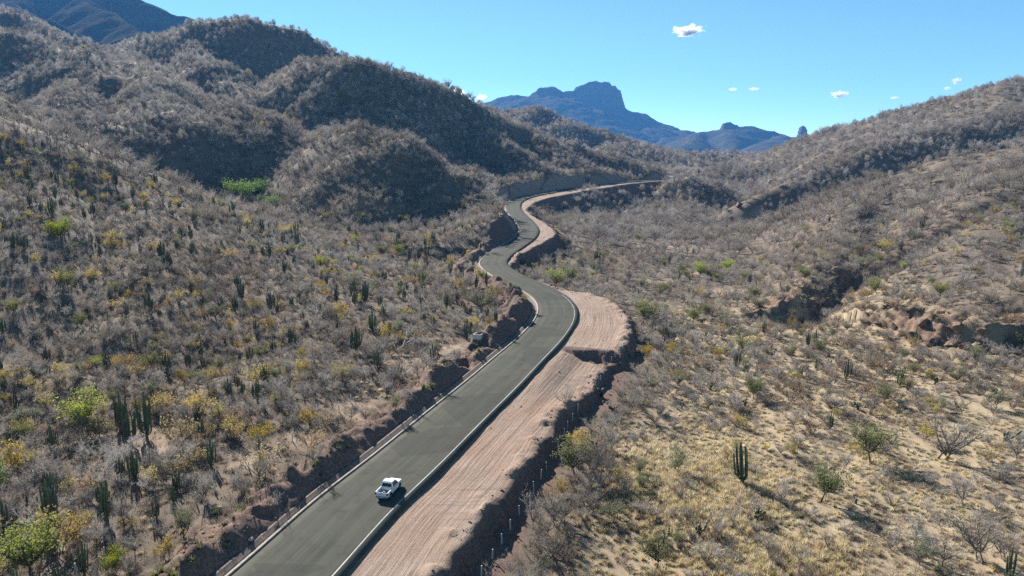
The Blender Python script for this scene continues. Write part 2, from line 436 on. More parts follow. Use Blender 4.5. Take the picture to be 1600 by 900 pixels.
def gz_at(x, y):
    """bilinear height of the ground sheet"""
    x = np.asarray(x, float); y = np.asarray(y, float)
    i = np.clip(np.searchsorted(gx, x) - 1, 0, len(gx) - 2); j = np.clip(np.searchsorted(gy, y) - 1, 0, len(gy) - 2)
    fx = np.clip((x - gx[i]) / (gx[i + 1] - gx[i]), 0, 1); fy = np.clip((y - gy[j]) / (gy[j + 1] - gy[j]), 0, 1)
    return (GZ[j, i] * (1 - fx) + GZ[j, i + 1] * fx) * (1 - fy) + (GZ[j + 1, i] * (1 - fx) + GZ[j + 1, i + 1] * fx) * fy
def hit(u, v, dmin=40, dmax=2500):
    """where the sight line through a photo pixel meets the ground"""
    r = ray(u, v); d = dmin
    while d < dmax:
        p = np.array([0, 0, CAM_H]) + r * d
        g = float(gz_at(p[0], p[1]))
        if p[2] <= g:
            lo, hi = d / 1.01 - .5, d
            for _ in range(20):
                m = (lo + hi) / 2; q = np.array([0, 0, CAM_H]) + r * m
                if q[2] <= float(gz_at(q[0], q[1])): hi = m
                else: lo = m
            q = np.array([0, 0, CAM_H]) + r * hi
            return np.array([q[0], q[1], float(gz_at(q[0], q[1]))])
        d = d * 1.01 + .5
    return None

# ------------------------------------------------------------------ materials
def new_mat(name, rough=.9):
    m = bpy.data.materials.new(name); m.use_nodes = True
    nt = m.node_tree; b = nt.nodes['Principled BSDF']
    b.inputs['Roughness'].default_value = rough
    b.inputs['Specular IOR Level'].default_value = .25
    return m, nt, b
class N:
    """small helper for node trees"""
    def __init__(s, nt): s.nt = nt
    def n(s, t, **k):
        x = s.nt.nodes.new(t)
        for a, b in k.items(): setattr(x, a, b)
        return x
    def l(s, a, b): s.nt.links.new(a, b)
    def val(s, sock, v):
        if hasattr(v, 'is_linked') or hasattr(v, 'links'): s.l(v, sock)
        else: sock.default_value = v
    def noise(s, vec, scale, detail=4, rough=.6, dims='3D'):
        x = s.n('ShaderNodeTexNoise'); x.noise_dimensions = dims
        x.inputs['Scale'].default_value = scale; x.inputs['Detail'].default_value = detail; x.inputs['Roughness'].default_value = rough
        if vec is not None: s.l(vec, x.inputs['Vector'])
        return x.outputs['Fac']
    def ramp(s, fac, pts):
        x = s.n('ShaderNodeValToRGB'); s.l(fac, x.inputs[0])
        e = x.color_ramp.elements
        while len(e) < len(pts): e.new(.5)
        for k, (p, c) in zip(e, pts):
            k.position = p; k.color = (*c, 1) if len(c) == 3 else c
        return x.outputs[0]
    def mix(s, fac, a, b, mode='MIX'):
        x = s.n('ShaderNodeMix', data_type='RGBA', blend_type=mode)
        s.val(x.inputs[0], fac)
        for sock, v in ((x.inputs[6], a), (x.inputs[7], b)):
            if isinstance(v, tuple): sock.default_value = (*v, 1) if len(v) == 3 else v
            else: s.l(v, sock)
        return x.outputs[2]
    def math(s, op, a, b=0.0, c=None, clamp=False):
        x = s.n('ShaderNodeMath', operation=op, use_clamp=clamp)
        s.val(x.inputs[0], a); s.val(x.inputs[1], b)
        if c is not None: s.val(x.inputs[2], c)
        return x.outputs[0]
    def attr(s, name):
        return s.n('ShaderNodeAttribute', attribute_name=name).outputs['Fac']
    def pos(s):
        return s.n('ShaderNodeNewGeometry').outputs['Position']
    def bump(s, h, strength, dist, normal=None):
        x = s.n('ShaderNodeBump'); x.inputs['Strength'].default_value = strength; x.inputs['Distance'].default_value = dist
        s.l(h, x.inputs['Height'])
        if normal is not None: s.l(normal, x.inputs['Normal'])
        return x.outputs[0]
def plain(name, col, rough=.8, var=.15, scale=3.0, metallic=0.0, objrand=0.0, spec=.25, trans=0.0):
    """base colour with a little mottling; objrand shifts brightness from one object to the next"""
    m, nt, b = new_mat(name, rough); g = N(nt)
    b.inputs['Specular IOR Level'].default_value = spec
    b.inputs['Metallic'].default_value = metallic
    tc = g.n('ShaderNodeTexCoord').outputs['Object']
    f = g.noise(tc, scale, 3)
    c = g.ramp(f, [(.3, tuple(x * (1 - var) for x in col)), (.7, tuple(min(1, x * (1 + var)) for x in col))])
    if objrand:
        r = g.n('ShaderNodeObjectInfo').outputs['Random']
        hs = g.n('ShaderNodeHueSaturation')
        g.l(g.math('MULTIPLY_ADD', r, objrand * 2, 1 - objrand), hs.inputs['Value'])
        r2 = g.math('FRACT', g.math('MULTIPLY', r, 7.31))
        g.l(g.math('MULTIPLY_ADD', r2, .5, .75), hs.inputs['Saturation'])
        g.l(g.math('MULTIPLY_ADD', g.math('FRACT', g.math('MULTIPLY', r, 13.7)), .03, .485), hs.inputs['Hue'])
        g.l(c, hs.inputs['Color']); c = hs.outputs[0]
        ln = g.noise(g.n('ShaderNodeObjectInfo').outputs['Location'], .018, 4, .6)
        c = g.mix(g.ramp(ln, [(.38, (0, 0, 0)), (.62, (1, 1, 1))]), c, g.mix(1.0, c, (.78, .73, .66), 'MULTIPLY'))
    g.l(c, b.inputs['Base Color'])
    if trans:
        t = g.n('ShaderNodeBsdfTranslucent'); g.l(c, t.inputs['Color'])
        x = g.n('ShaderNodeMixShader'); x.inputs[0].default_value = trans
        g.l(b.outputs[0], x.inputs[1]); g.l(t.outputs[0], x.inputs[2]); g.l(x.outputs[0], nt.nodes['Material Output'].inputs['Surface'])
    return m

# ground --------------------------------------------------------------
near = GN
PW = pad_width(GS)
benchR = near & (GO > 0) & (GO < PW - .15)
fillR = near & (GO > 0) & (GO < PW + 14) & (np.abs(GZ - NAT) > .12)
gyd, gxd = np.gradient(GZ, gy, gx)
steep = np.hypot(gxd, gyd)
cutL = near & (GO < 0) & (GO > -40) & ((np.abs(GZ - NAT) > .25) | (GO > -8.5)) & ((GS < 222) | (GO > -7.5) | ((steep > .6) & (GO > -20)))
edge_n = fbm(GX, GY, 4, 3, 91)
dirt = (benchR | (cutL & near & (GS > 330))).astype(float)
farcut = near & (GS > 330)
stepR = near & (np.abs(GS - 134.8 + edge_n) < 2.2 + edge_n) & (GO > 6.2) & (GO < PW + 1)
step_foot_shade = stepR | near & (GO >= PW - .15) & (GO < PW + 4.2 + edge_n * 2.0) & (GS < 136)  # step soil, plus a painted strip where the bench casts its shadow
bank = ((cutL & ~farcut) | step_foot_shade | (fillR & (GO >= PW - .15))).astype(float)  # dug earth; also darkens fill face and foot strip in place of shade
def soften(a, it=1):
    for _ in range(it):
        b = a.copy(); b[1:-1, 1:-1] = (a[1:-1, 1:-1] * 2 + a[:-2, 1:-1] + a[2:, 1:-1] + a[1:-1, :-2] + a[1:-1, 2:]) / 6; a = b
    return a
dirt = dirt * ~stepR
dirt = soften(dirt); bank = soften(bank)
# bare sandy clearings seen between the scrub
def blob(u, v, rx, ry, z=None):
    p = hit(u, v)
    q = ((GX - p[0]) / rx) ** 2 + ((GY - p[1]) / ry) ** 2
    return np.exp(-q * 1.2)
clear = np.zeros_like(GX)
for u, v, rx, ry in [(640, 570, 7, 8), (560, 640, 6, 7), (700, 545, 7, 8), (480, 690, 5, 6), (230, 690, 6, 6), (400, 720, 5, 6), (1050, 385, 22, 14), (1080, 425, 14, 10), (950, 340, 16, 12), (1130, 455, 14, 8),
                     (1000, 520, 6, 6), (1000, 345, 20, 12), (1180, 350, 16, 10), (1030, 440, 10, 8)]:
    clear = np.maximum(clear, blob(u, v, rx, ry))
clear = np.clip(clear * 1.1 + fbm(GX, GY, 5, 3, 17) * .5 - .25, 0, 1)
flat_right = sstep(6, 16, GO - PW) * near * (GX > -40) * (1 - sstep(185, 240, GY)) + (~near) * (GX > 60) * (1 - sstep(170, 215, GY))
flat_right = np.clip(flat_right, 0, 1) * (1 - sstep(2.0, 7.0, NAT))
gyd, gxd = np.gradient(GZ, gy, gx)
steep = np.hypot(gxd, gyd)
rock = np.zeros_like(GX)
for P, a_, w_ in scarps:
    d, sg = poly_dist(P, GX, GY); d = d * sg
    rock = np.maximum(rock, np.exp(-((d - 3.5) / 6.5) ** 2))
rock = rock * np.clip(.75 + fbm(GX, GY, 7, 3, 163) * 1.1, 0, 1) * sstep(.25, .7, steep + .25)

def ground_mat():
    m, nt, b = new_mat('ground_soil', .97); g = N(nt)
    b.inputs['Specular IOR Level'].default_value = .1
    P = g.pos()
    n1 = g.noise(P, .035, 5); n2 = g.noise(P, .35, 5, .65); n3 = g.noise(P, 2.6, 4, .7)
    hill = g.ramp(n1, [(.3, (.105, .078, .058)), (.55, (.15, .115, .083)), (.75, (.22, .165, .118))])
    hill = g.mix(g.ramp(n2, [(.42, (0, 0, 0)), (.62, (1, 1, 1))]), hill, (.155, .13, .105))
    straw = g.ramp(n2, [(.3, (.255, .195, .125)), (.5, (.36, .285, .185)), (.72, (.46, .375, .255))])
    straw = g.mix(g.ramp(g.noise(P, .11, 4), [(.45, (0, 0, 0)), (.62, (.8, .8, .8))]), straw, (.25, .19, .14))
    straw = g.mix(g.ramp(n3, [(.45, (0, 0, 0)), (.7, (.7, .7, .7))]), straw, (.24, .19, .135))
    hill = g.mix(g.attr('far'), hill, g.ramp(g.noise(P, .02, 5, .7), [(.35, (.075, .068, .054)), (.65, (.135, .12, .095))]))
    col = g.mix(g.attr('flat'), hill, straw)
    sand = g.ramp(n2, [(.3, (.29, .21, .15)), (.7, (.42, .32, .235))])
    col = g.mix(g.attr('clear'), col, sand)
    # graded dirt with wheel tracks running along the road
    cmb = g.n('ShaderNodeCombineXYZ')
    wob = g.noise(P, .05, 2)
    g.l(g.math('MULTIPLY', g.attr('rs'), .035), cmb.inputs[0]); g.l(g.math('MULTIPLY_ADD', wob, 1.2, g.attr('ro')), cmb.inputs[1])
    tr = g.noise(cmb.outputs[0], 2.2, 5, .68)
    dirt = g.ramp(tr, [(.28, (.19, .135, .105)), (.48, (.295, .225, .18)), (.62, (.37, .29, .235)), (.8, (.265, .195, .152))])
    dirt = g.mix(g.ramp(g.noise(P, .16, 4), [(.4, (0, 0, 0)), (.7, (.6, .6, .6))]), dirt, (.33, .225, .165))
    dirt = g.mix(g.ramp(n3, [(.5, (0, 0, 0)), (.75, (.45, .45, .45))]), dirt, (.21, .155, .128))
    w2 = g.n('ShaderNodeMapping'); w2.inputs['Rotation'].default_value = (0, 0, R(34)); w2.inputs['Scale'].default_value = (.09, 1.3, 1); g.l(P, w2.inputs['Vector'])
    tr2 = g.noise(w2.outputs[0], 1.5, 4, .65)
    dirt = g.mix(g.math('MULTIPLY', g.ramp(tr2, [(.5, (0, 0, 0)), (.62, (1, 1, 1))]), g.ramp(g.noise(P, .045, 2), [(.45, (0, 0, 0)), (.6, (.75, .75, .75))])), dirt, (.20, .148, .12))
    dirt = g.mix(g.ramp(g.noise(P, .07, 3), [(.42, (0, 0, 0)), (.66, (.7, .7, .7))]), dirt, (.265, .175, .128))
    col = g.mix(g.attr('dirt'), col, dirt)
    bank_shade_c = g.ramp(n3, [(.3, (.095, .060, .048)), (.52, (.155, .103, .084)), (.72, (.27, .195, .165))])  # dark earth tone, doubling as painted shade on the bench's fill face and foot
    col = g.mix(g.attr('bank'), col, bank_shade_c)
    rockc = g.ramp(g.noise(P, .9, 6, .7), [(.3, (.075, .05, .038)), (.52, (.185, .125, .092)), (.7, (.27, .195, .145))])
    col = g.mix(g.attr('rock'), col, rockc)
    g.l(col, b.inputs['Base Color'])
    tb = g.math('MULTIPLY', tr, g.attr('dirt'))
    nb = g.bump(tb, .9, .4)
    h2 = g.math('MULTIPLY_ADD', n3, .35, g.noise(P, 9.0, 3, .7))
    g.l(g.bump(h2, .5, .22, nb), b.inputs['Normal'])
    return m
me = fast_mesh('ground', np.stack([GX, GY, GZ], -1).reshape(-1, 3), grid_faces(*GX.shape), True)
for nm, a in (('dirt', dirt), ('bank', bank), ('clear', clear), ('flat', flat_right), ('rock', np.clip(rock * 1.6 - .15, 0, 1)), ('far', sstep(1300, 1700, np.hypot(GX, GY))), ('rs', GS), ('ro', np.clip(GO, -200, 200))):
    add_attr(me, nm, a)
M_ground = ground_mat()
link('ground', me, M_ground, kind='structure')

# road ----------------------------------------------------------------
def sweep_mesh(name, prof, i0=0, i1=None, mat=None, step=1, attrs=True, **kw):
    """prof: list of (offset array or number, height); swept along the centre line"""
    sl = slice(i0, i1, step); V = []; O = []
    c = rc[sl]; n_ = rn[sl]
    for o, z in prof:
        o = np.broadcast_to(np.asarray(o, float), len(rc))[sl]; z = np.broadcast_to(np.asarray(z, float), len(rc))[sl]
        V.append(c + n_ * o[:, None] + np.stack([0 * z, 0 * z, z], 1)); O.append(o)
    V = np.stack(V, 1); O = np.stack(O, 1)
    f = grid_faces(*V.shape[:2])[:, ::-1]
    me = fast_mesh(name, V.reshape(-1, 3), f)
    if attrs:
        add_attr(me, 'rs', np.repeat(rs[sl], V.shape[1])); add_attr(me, 'ro', O.ravel())
    return link(name, me, mat, **kw)
def asphalt_mat():
    m, nt, b = new_mat('asphalt', .96); g = N(nt)
    b.inputs['Specular IOR Level'].default_value = .06
    P = g.pos()
    cmb = g.n('ShaderNodeCombineXYZ')
    g.l(g.math('MULTIPLY', g.attr('rs'), .022), cmb.inputs[0]); g.l(g.attr('ro'), cmb.inputs[1])
    st = g.noise(cmb.outputs[0], 1.1, 5, .6)
    c = g.ramp(st, [(.3, (.047, .049, .040)), (.5, (.069, .072, .059)), (.7, (.098, .101, .083))])
    c = g.mix(g.ramp(g.noise(P, .12, 4), [(.35, (0, 0, 0)), (.65, (.9, .9, .9))]), c, (.088, .087, .071))
    c = g.mix(g.ramp(g.noise(P, 6.0, 3), [(.45, (0, 0, 0)), (.8, (.5, .5, .5))]), c, (.046, .047, .041))
    # dust drifted in from the dirt side
    dust = g.math('MULTIPLY', g.math('SMOOTH_MIN', 1.0, g.math('ABSOLUTE', g.math('MULTIPLY', g.attr('ro'), .17)), .1), g.noise(P, .5, 4), clamp=True)
    c = g.mix(g.math('MULTIPLY', dust, .12), c, (.20, .17, .14))
    # wheel paths, the paving joint and a few resealed patches
    ro = g.attr('ro')
    wp = g.n('ShaderNodeMath', operation='PINGPONG'); g.l(g.math('ADD', ro, .6), wp.inputs[0]); wp.inputs[1].default_value = 1.35
    c = g.mix(g.math('MULTIPLY', g.ramp(wp.outputs[0], [(.55, (0, 0, 0)), (.95, (.5, .5, .5))]), g.noise(cmb.outputs[0], .8, 3)), c, (.045, .046, .04))
    jt = g.math('LESS_THAN', g.math('ABSOLUTE', g.math('ADD', ro, .25)), .06)
    c = g.mix(g.math('MULTIPLY', jt, .55), c, (.04, .04, .037))
    vo = g.n('ShaderNodeTexVoronoi'); vo.inputs['Scale'].default_value = .09; g.l(P, vo.inputs['Vector'])
    c = g.mix(g.math('MULTIPLY', g.math('GREATER_THAN', vo.outputs['Color'], .72), .5), c, (.05, .051, .045))
    c = g.mix(g.ramp(g.noise(P, .33, 5, .7), [(.52, (0, 0, 0)), (.72, (.6, .6, .6))]), c, (.034, .035, .030))
    c = g.mix(g.math('MULTIPLY', g.math('GREATER_THAN', ro, 3.2), g.ramp(g.noise(P, .8, 5, .7), [(.5, (0, 0, 0)), (.75, (.35, .35, .35))])), c, (.10, .088, .072))
    g.l(c, b.inputs['Base Color'])
    g.l(g.bump(g.noise(P, 22.0, 2), .25, .02), b.inputs['Normal'])
    return m
M_asphalt = asphalt_mat()
nacc = 9
prof = [(-HW + (2 * HW) * k / (nacc - 1), .07 * (1 - ((k / (nacc - 1)) * 2 - 1) ** 2)) for k in range(nacc)]
road = sweep_mesh('road', [(-HW, -.28)] + prof + [(HW + .01, -.12), (HW + .05, -.5)], mat=M_asphalt, kind='structure')
def line_mat():
    m, nt, b = new_mat('worn_white_paint', .7); g = N(nt)
    P = g.pos()
    w = g.noise(P, 3.5, 4, .7); w2 = g.noise(P, .09, 3)
    f = g.math('ADD', g.math('MULTIPLY', w, .75), g.math('MULTIPLY', w2, .6))
    g.l(g.ramp(f, [(.45, (.14, .14, .128)), (.68, (.36, .36, .335)), (.95, (.48, .48, .45))]), b.inputs['Base Color'])
    return m
M_line = line_mat()
i_end = int(np.searchsorted(rs, 190))
sweep_mesh('edge_line', [(HW - 1.02, .026), (HW - .87, .022)], i1=i_end, mat=M_line, parent=road)
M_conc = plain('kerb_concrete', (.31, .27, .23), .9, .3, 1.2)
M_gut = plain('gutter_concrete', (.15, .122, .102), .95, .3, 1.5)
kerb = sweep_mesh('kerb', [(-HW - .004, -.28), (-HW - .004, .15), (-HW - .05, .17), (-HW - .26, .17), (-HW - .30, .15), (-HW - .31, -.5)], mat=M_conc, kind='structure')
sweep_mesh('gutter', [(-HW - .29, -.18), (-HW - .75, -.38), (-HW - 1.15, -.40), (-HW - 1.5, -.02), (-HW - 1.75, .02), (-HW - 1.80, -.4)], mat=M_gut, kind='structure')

# far mountains ---------------------------------------------------------
def mountain_mat(name, c1, c2, cliff, sc):
    m, nt, b = new_mat(name, 1.0); g = N(nt)
    b.inputs['Specular IOR Level'].default_value = .0
    P = g.pos()
    col = g.ramp(g.noise(P, sc, 6, .65), [(.35, c1), (.65, c2)])
    nz = g.n('ShaderNodeSeparateXYZ'); g.l(g.n('ShaderNodeNewGeometry').outputs['True Normal'], nz.inputs[0])
    st = g.ramp(nz.outputs[2], [(.45, (1, 1, 1)), (.62, (0, 0, 0))])
    strat = g.n('ShaderNodeCombineXYZ'); sp = g.n('ShaderNodeSeparateXYZ'); g.l(P, sp.inputs[0])
    g.l(g.math('MULTIPLY', sp.outputs[0], .15), strat.inputs[0]); g.l(g.math('MULTIPLY', sp.outputs[1], .15), strat.inputs[1]); g.l(g.math('MULTIPLY', sp.outputs[2], 1.6), strat.inputs[2])
    cl = g.ramp(g.noise(strat.outputs[0], .02, 5, .6), [(.35, tuple(x * .7 for x in cliff)), (.65, cliff)])
    g.l(g.mix(st, col, cl), b.inputs['Base Color'])
    g.l(g.bump(g.noise(P, sc * 3, 6, .7), 1.0, .25 / sc), b.inputs['Normal'])
    return m
M_mtn = mountain_mat('mountain_scrub', (.04, .042, .038), (.10, .09, .074), (.17, .125, .10), .012)
def mountain(name, rid, x0, x1, y0, y1, step, base, cliffs=(), seed=0, amp=18, label=None):
    xs = np.arange(x0, x1 + step, step); ys = np.arange(y0, y1 + step, step)
    X, Y = np.meshgrid(xs, ys)
    wx = X + fbm(X, Y, 350, 4, seed) * 70; wy = Y + fbm(X, Y, 350, 4, seed + 5) * 70
    Z = np.full(X.shape, base, float)
    for P, slope, rad, cl in rid:
        zr = np.full(X.shape, -1e5)
        for i in range(len(P) - 1):
            a, b = P[i], P[i + 1]; ab = b[:2] - a[:2]; L2 = (ab ** 2).sum()
            px_, py_ = (X, wy) if cl else (wx, wy)
            t = np.clip(((px_ - a[0]) * ab[0] + (py_ - a[1]) * ab[1]) / L2, 0, 1)
            dd = np.hypot(px_ - a[0] - t * ab[0], py_ - a[1] - t * ab[1])
            zt = a[2] + (b[2] - a[2]) * t
            drop = slope * (np.sqrt(dd * dd + rad * rad) - rad)
            if cl: drop = drop + cl * sstep(rad * .8, rad * 1.5, dd)
            zr = np.maximum(zr, zt - drop)
        k = 30.0; h = np.clip(.5 + .5 * (zr - Z) / k, 0, 1)
        Z = Z + (zr - Z) * h
    up = sstep(0, 120, Z - base)
    Z = Z + (ridged(wx, wy, 420, 4, seed + 2) * amp + fbm(X, Y, 60, 4, seed + 3) * amp * .45) * up
    Z -= (1 - sstep(0, 30, Z - base)) * 25
    me = fast_mesh(name, np.stack([X, Y, Z], -1).reshape(-1, 3), grid_faces(*X.shape), False)
    return link(name, me, M_mtn, kind='structure')
def rp_(L): return np.array([at_d(u, v, d) for u, v, d in L])
mountain('mesa_mountain', [
    (rp_([(560, 210, 6900), (680, 182, 6500), (770, 164, 6200), (792, 152, 6150), (828, 152, 6100), (842, 142, 6080)]), .55, 60, 0),
    (rp_([(842, 143, 6050), (852, 136, 6050), (866, 135, 6040), (874, 140, 6040)]), .35, 75, 60),
    (rp_([(874, 143, 6040), (886, 140, 6040), (898, 143, 6030)]), .4, 70, 70),
    (rp_([(898, 142, 6030), (912, 134, 6020), (930, 130, 6010), (942, 131, 6000), (951, 137, 5990), (957, 143, 5980)]), .40, 80, 170),
    (rp_([(957, 168, 5960), (985, 182, 5850), (1020, 197, 5700), (1060, 207, 5500), (1110, 214, 5300)]), .55, 60, 0),
    (rp_([(905, 160, 6000), (900, 205, 5500), (890, 235, 5000)]), .55, 60, 0),
    (rp_([(835, 160, 6080), (800, 205, 5500), (770, 235, 5000)]), .55, 60, 0),
], -1800, 1900, 4700, 7400, 22, 30, seed=3, amp=34)
mountain('knob_mountain', [
    (rp_([(1000, 235, 4900), (1050, 216, 4800), (1090, 209, 4700), (1120, 204, 4700), (1140, 199, 4700), (1165, 201, 4700), (1200, 208, 4650), (1240, 214, 4600), (1290, 228, 4600), (1400, 240, 4700)]), .48, 40, 0),
    (rp_([(1132, 195, 4700), (1140, 193, 4700), (1148, 195, 4700)]), .3, 22, 38),
    (rp_([(1250, 211, 4600), (1262, 212, 4600)]), .5, 20, 0),
    (rp_([(1090, 209, 4700), (1075, 222, 4100), (1062, 240, 3700)]), .5, 40, 0),
    (rp_([(1140, 200, 4700), (1150, 225, 4200), (1165, 250, 3700)]), .5, 40, 0),
    (rp_([(1220, 212, 4600), (1205, 222, 4100), (1195, 238, 3500)]), .45, 50, 0),
], 700, 3000, 3300, 5400, 16, 26, seed=23, amp=17)
def spire(u, v_top, v_base, w_px, d):
    p = at_d(u, v_base, d); k = d / F_PX; Hh = (v_base - v_top) * k; n = 26; m = 16; V = []
    for j in range(m):
        f = j / (m - 1); ww = w_px * k * .5 * (1.45 - .85 * f) * (1 if f < .82 else max(.12, math.sqrt(max(0, 1 - ((f - .82) / .185) ** 2))))
        for i in range(n):
            a = 6.2832 * i / n; q = 1 + .10 * math.sin(j * 1.9 + a) + .16 * math.sin(3 * a + 1) + .09 * math.sin(7 * a + j * .8) + .05 * math.sin(11 * a - j)
            lean = f * f * .10 * Hh
            V.append((p[0] - lean * .6 + math.cos(a) * ww * q, p[1] + math.sin(a) * ww * q * 1.1, p[2] - 25 + (Hh + 25) * f))
    F = [(j * n + i, j * n + (i + 1) % n, (j + 1) * n + (i + 1) % n, (j + 1) * n + i) for j in range(m - 1) for i in range(n)]
    V.append((p[0] - .06 * Hh, p[1], p[2] + Hh * 1.01))
    me = fast_mesh('rock_spire', V, [np.array(F), np.array([((m - 1) * n + i, (m - 1) * n + (i + 1) % n, len(V) - 1) for i in range(n)])])
    return link('rock_spire', me, M_mtn, kind='structure')
spire(1254, 197, 216, 13, 4600)
mountain('left_range', [
    (rp_([(-400, -50, 2600), (-150, -52, 2600), (0, -45, 2600), (120, -25, 2600), (200, 0, 2600), (240, 12, 2600), (300, 38, 2650), (360, 60, 2700), (480, 100, 2800), (600, 108, 2900), (645, 113, 2900), (668, 124, 2900), (720, 170, 2950)]), .7, 60, 0),
    (rp_([(120, -25, 2600), (150, 20, 2200), (190, 60, 1900)]), .8, 40, 0),
    (rp_([(0, -45, 2600), (20, 10, 2200), (60, 40, 1900)]), .8, 40, 0),
    (rp_([(300, 38, 2650), (280, 60, 2300), (260, 90, 2000)]), .8, 40, 0),
], -3600, 200, 1700, 3700, 16, 90, seed=43, amp=26)

# clouds ----------------------------------------------------------------
def cloud_mat():
    m = bpy.data.materials.new('cloud_vapour'); m.use_nodes = True; nt = m.node_tree; g = N(nt)
    nt.nodes.remove(nt.nodes['Principled BSDF'])
    v = g.n('ShaderNodeVolumePrincipled'); v.inputs['Color'].default_value = (1, 1, 1, 1); v.inputs['Anisotropy'].default_value = .55
    tc = g.n('ShaderNodeTexCoord').outputs['Object']
    ln = g.n('ShaderNodeVectorMath', operation='LENGTH'); g.l(tc, ln.inputs[0])
    nz = g.noise(tc, 2.2, 5, .6)
    den = g.math('SUBTRACT', g.math('MULTIPLY_ADD', nz, 1.7, -.15), ln.outputs['Value'])
    g.l(g.math('MULTIPLY', g.math('MAXIMUM', den, 0.0), .030), v.inputs['Density'])
    g.l(v.outputs[0], nt.nodes['Material Output'].inputs['Volume'])
    return m
M_cloud = cloud_mat()
def cloud(u, v, w, h, d, label, dens=1.0):
    p = at_d(u, v, d)
    bm = bmesh.new(); bmesh.ops.create_icosphere(bm, subdivisions=3, radius=1.0)
    for q in bm.verts:
        k = 1 + .12 * math.sin(q.co.x * 5 + u) * math.cos(q.co.y * 4 + v); q.co *= k
        if q.co.z < 0: q.co.z *= .55
    me = bpy.data.meshes.new('cloud'); bm.to_mesh(me); bm.free()
    o = link('cloud', me, M_cloud, label=label, cat='cloud', group='small clouds over the far mountains', loc=p)
    s = d / F_PX
    o.scale = (w * s * .62, w * s * .5, h * s * .75)
    o.rotation_euler = (0, 0, (u % 7) * .3)
    return o
for u, v, w, h, lab in [(1076, 49, 62, 17, 'largest white cloud, alone high in the blue sky'), (1312, 148, 36, 12, 'small white cloud right of the rock spire above the right hill'),
                        (712, 146, 40, 14, 'white cloud just showing behind the long left ridge'), (752, 152, 22, 10, 'faint small cloud beside the flat-topped blue mountain'),
                        (1145, 140, 18, 6, 'faint wisp of cloud above the knob-topped mountain'), (1178, 139, 20, 5, 'faint thin wisp of cloud beside a similar wisp'),
                        (1495, 127, 20, 12, 'pale cloud high over the right hill crest'), (1480, 138, 14, 6, 'tiny wisp of cloud over the right hill crest'), (1398, 153, 18, 5, 'thin flat wisp of cloud above the right hill slope'),
                        (1570, 131, 26, 10, 'low cloud touching the top of the right hill')]:
    cloud(u, v, w, h, 16000, lab)

# ------------------------------------------------------------------ plant prototypes
class MB:
    def __init__(s): s.v = []; s.t = []; s.q = []; s.n = 0
    def add(s, v, t=None, q=None):
        v = np.asarray(v, float)
        if t is not None and len(t): s.t.append(np.asarray(t) + s.n)
        if q is not None and len(q): s.q.append(np.asarray(q) + s.n)
        s.v.append(v); s.n += len(v)
    def tube(s, pts, rad, n=4, cap=True):
        pts = np.asarray(pts, float); k = len(pts)
        d = np.gradient(pts, axis=0); d /= np.linalg.norm(d, axis=1)[:, None] + 1e-9
        ref = np.array([.31, .17, .93]) if abs(d[0][2]) < .8 else np.array([1., .2, 0])
        a = np.cross(d, ref); a /= np.linalg.norm(a, axis=1)[:, None] + 1e-9; b = np.cross(d, a)
        th = np.arange(n) * 2 * math.pi / n
        V = pts[:, None] + (a[:, None] * np.cos(th)[None, :, None] + b[:, None] * np.sin(th)[None, :, None]) * np.asarray(rad)[:, None, None]
        i = np.arange(k * n).reshape(k, n); j = np.roll(i, -1, 1)
        q = np.stack([i[:-1].ravel(), j[:-1].ravel(), j[1:].ravel(), i[1:].ravel()], 1)
        V = V.reshape(-1, 3)
        if cap:
            V = np.vstack([V, pts[-1] + d[-1] * rad[-1] * .6]); c = len(V) - 1
            t = np.stack([i[-1], j[-1], np.full(n, c)], 1)
            s.add(V, t, q)
        else: s.add(V, None, q)
    def slivers(s, p, d, w):
        """thin tapering triangles: p base, d vector, w width"""
        p = np.asarray(p); d = np.asarray(d); k = len(p)
        r = rng.normal(size=(k, 3)); a = np.cross(d, r); a /= np.linalg.norm(a, axis=1)[:, None] + 1e-9
        a = a * np.asarray(w)[:, None] * .5
        V = np.stack([p - a, p + a, p + d], 1).reshape(-1, 3)
        s.add(V, np.arange(3 * k).reshape(k, 3))
    def leaves(s, p, size):
        p = np.asarray(p); k = len(p)
        a = rng.normal(size=(k, 3)); a /= np.linalg.norm(a, axis=1)[:, None]
        b = np.cross(a, rng.normal(size=(k, 3))); b /= np.linalg.norm(b, axis=1)[:, None]
        z = np.asarray(size)[:, None]
        V = np.stack([p - a * z, p + b * z * .55, p + a * z, p - b * z * .55], 1).reshape(-1, 3)
        s.add(V, None, np.arange(4 * k).reshape(k, 4))
    def mesh(s, name, mat, smooth=False):
        me = fast_mesh(name, np.vstack(s.v), [np.vstack(x) for x in (s.t, s.q) if x], smooth)
        me.materials.append(mat); return me
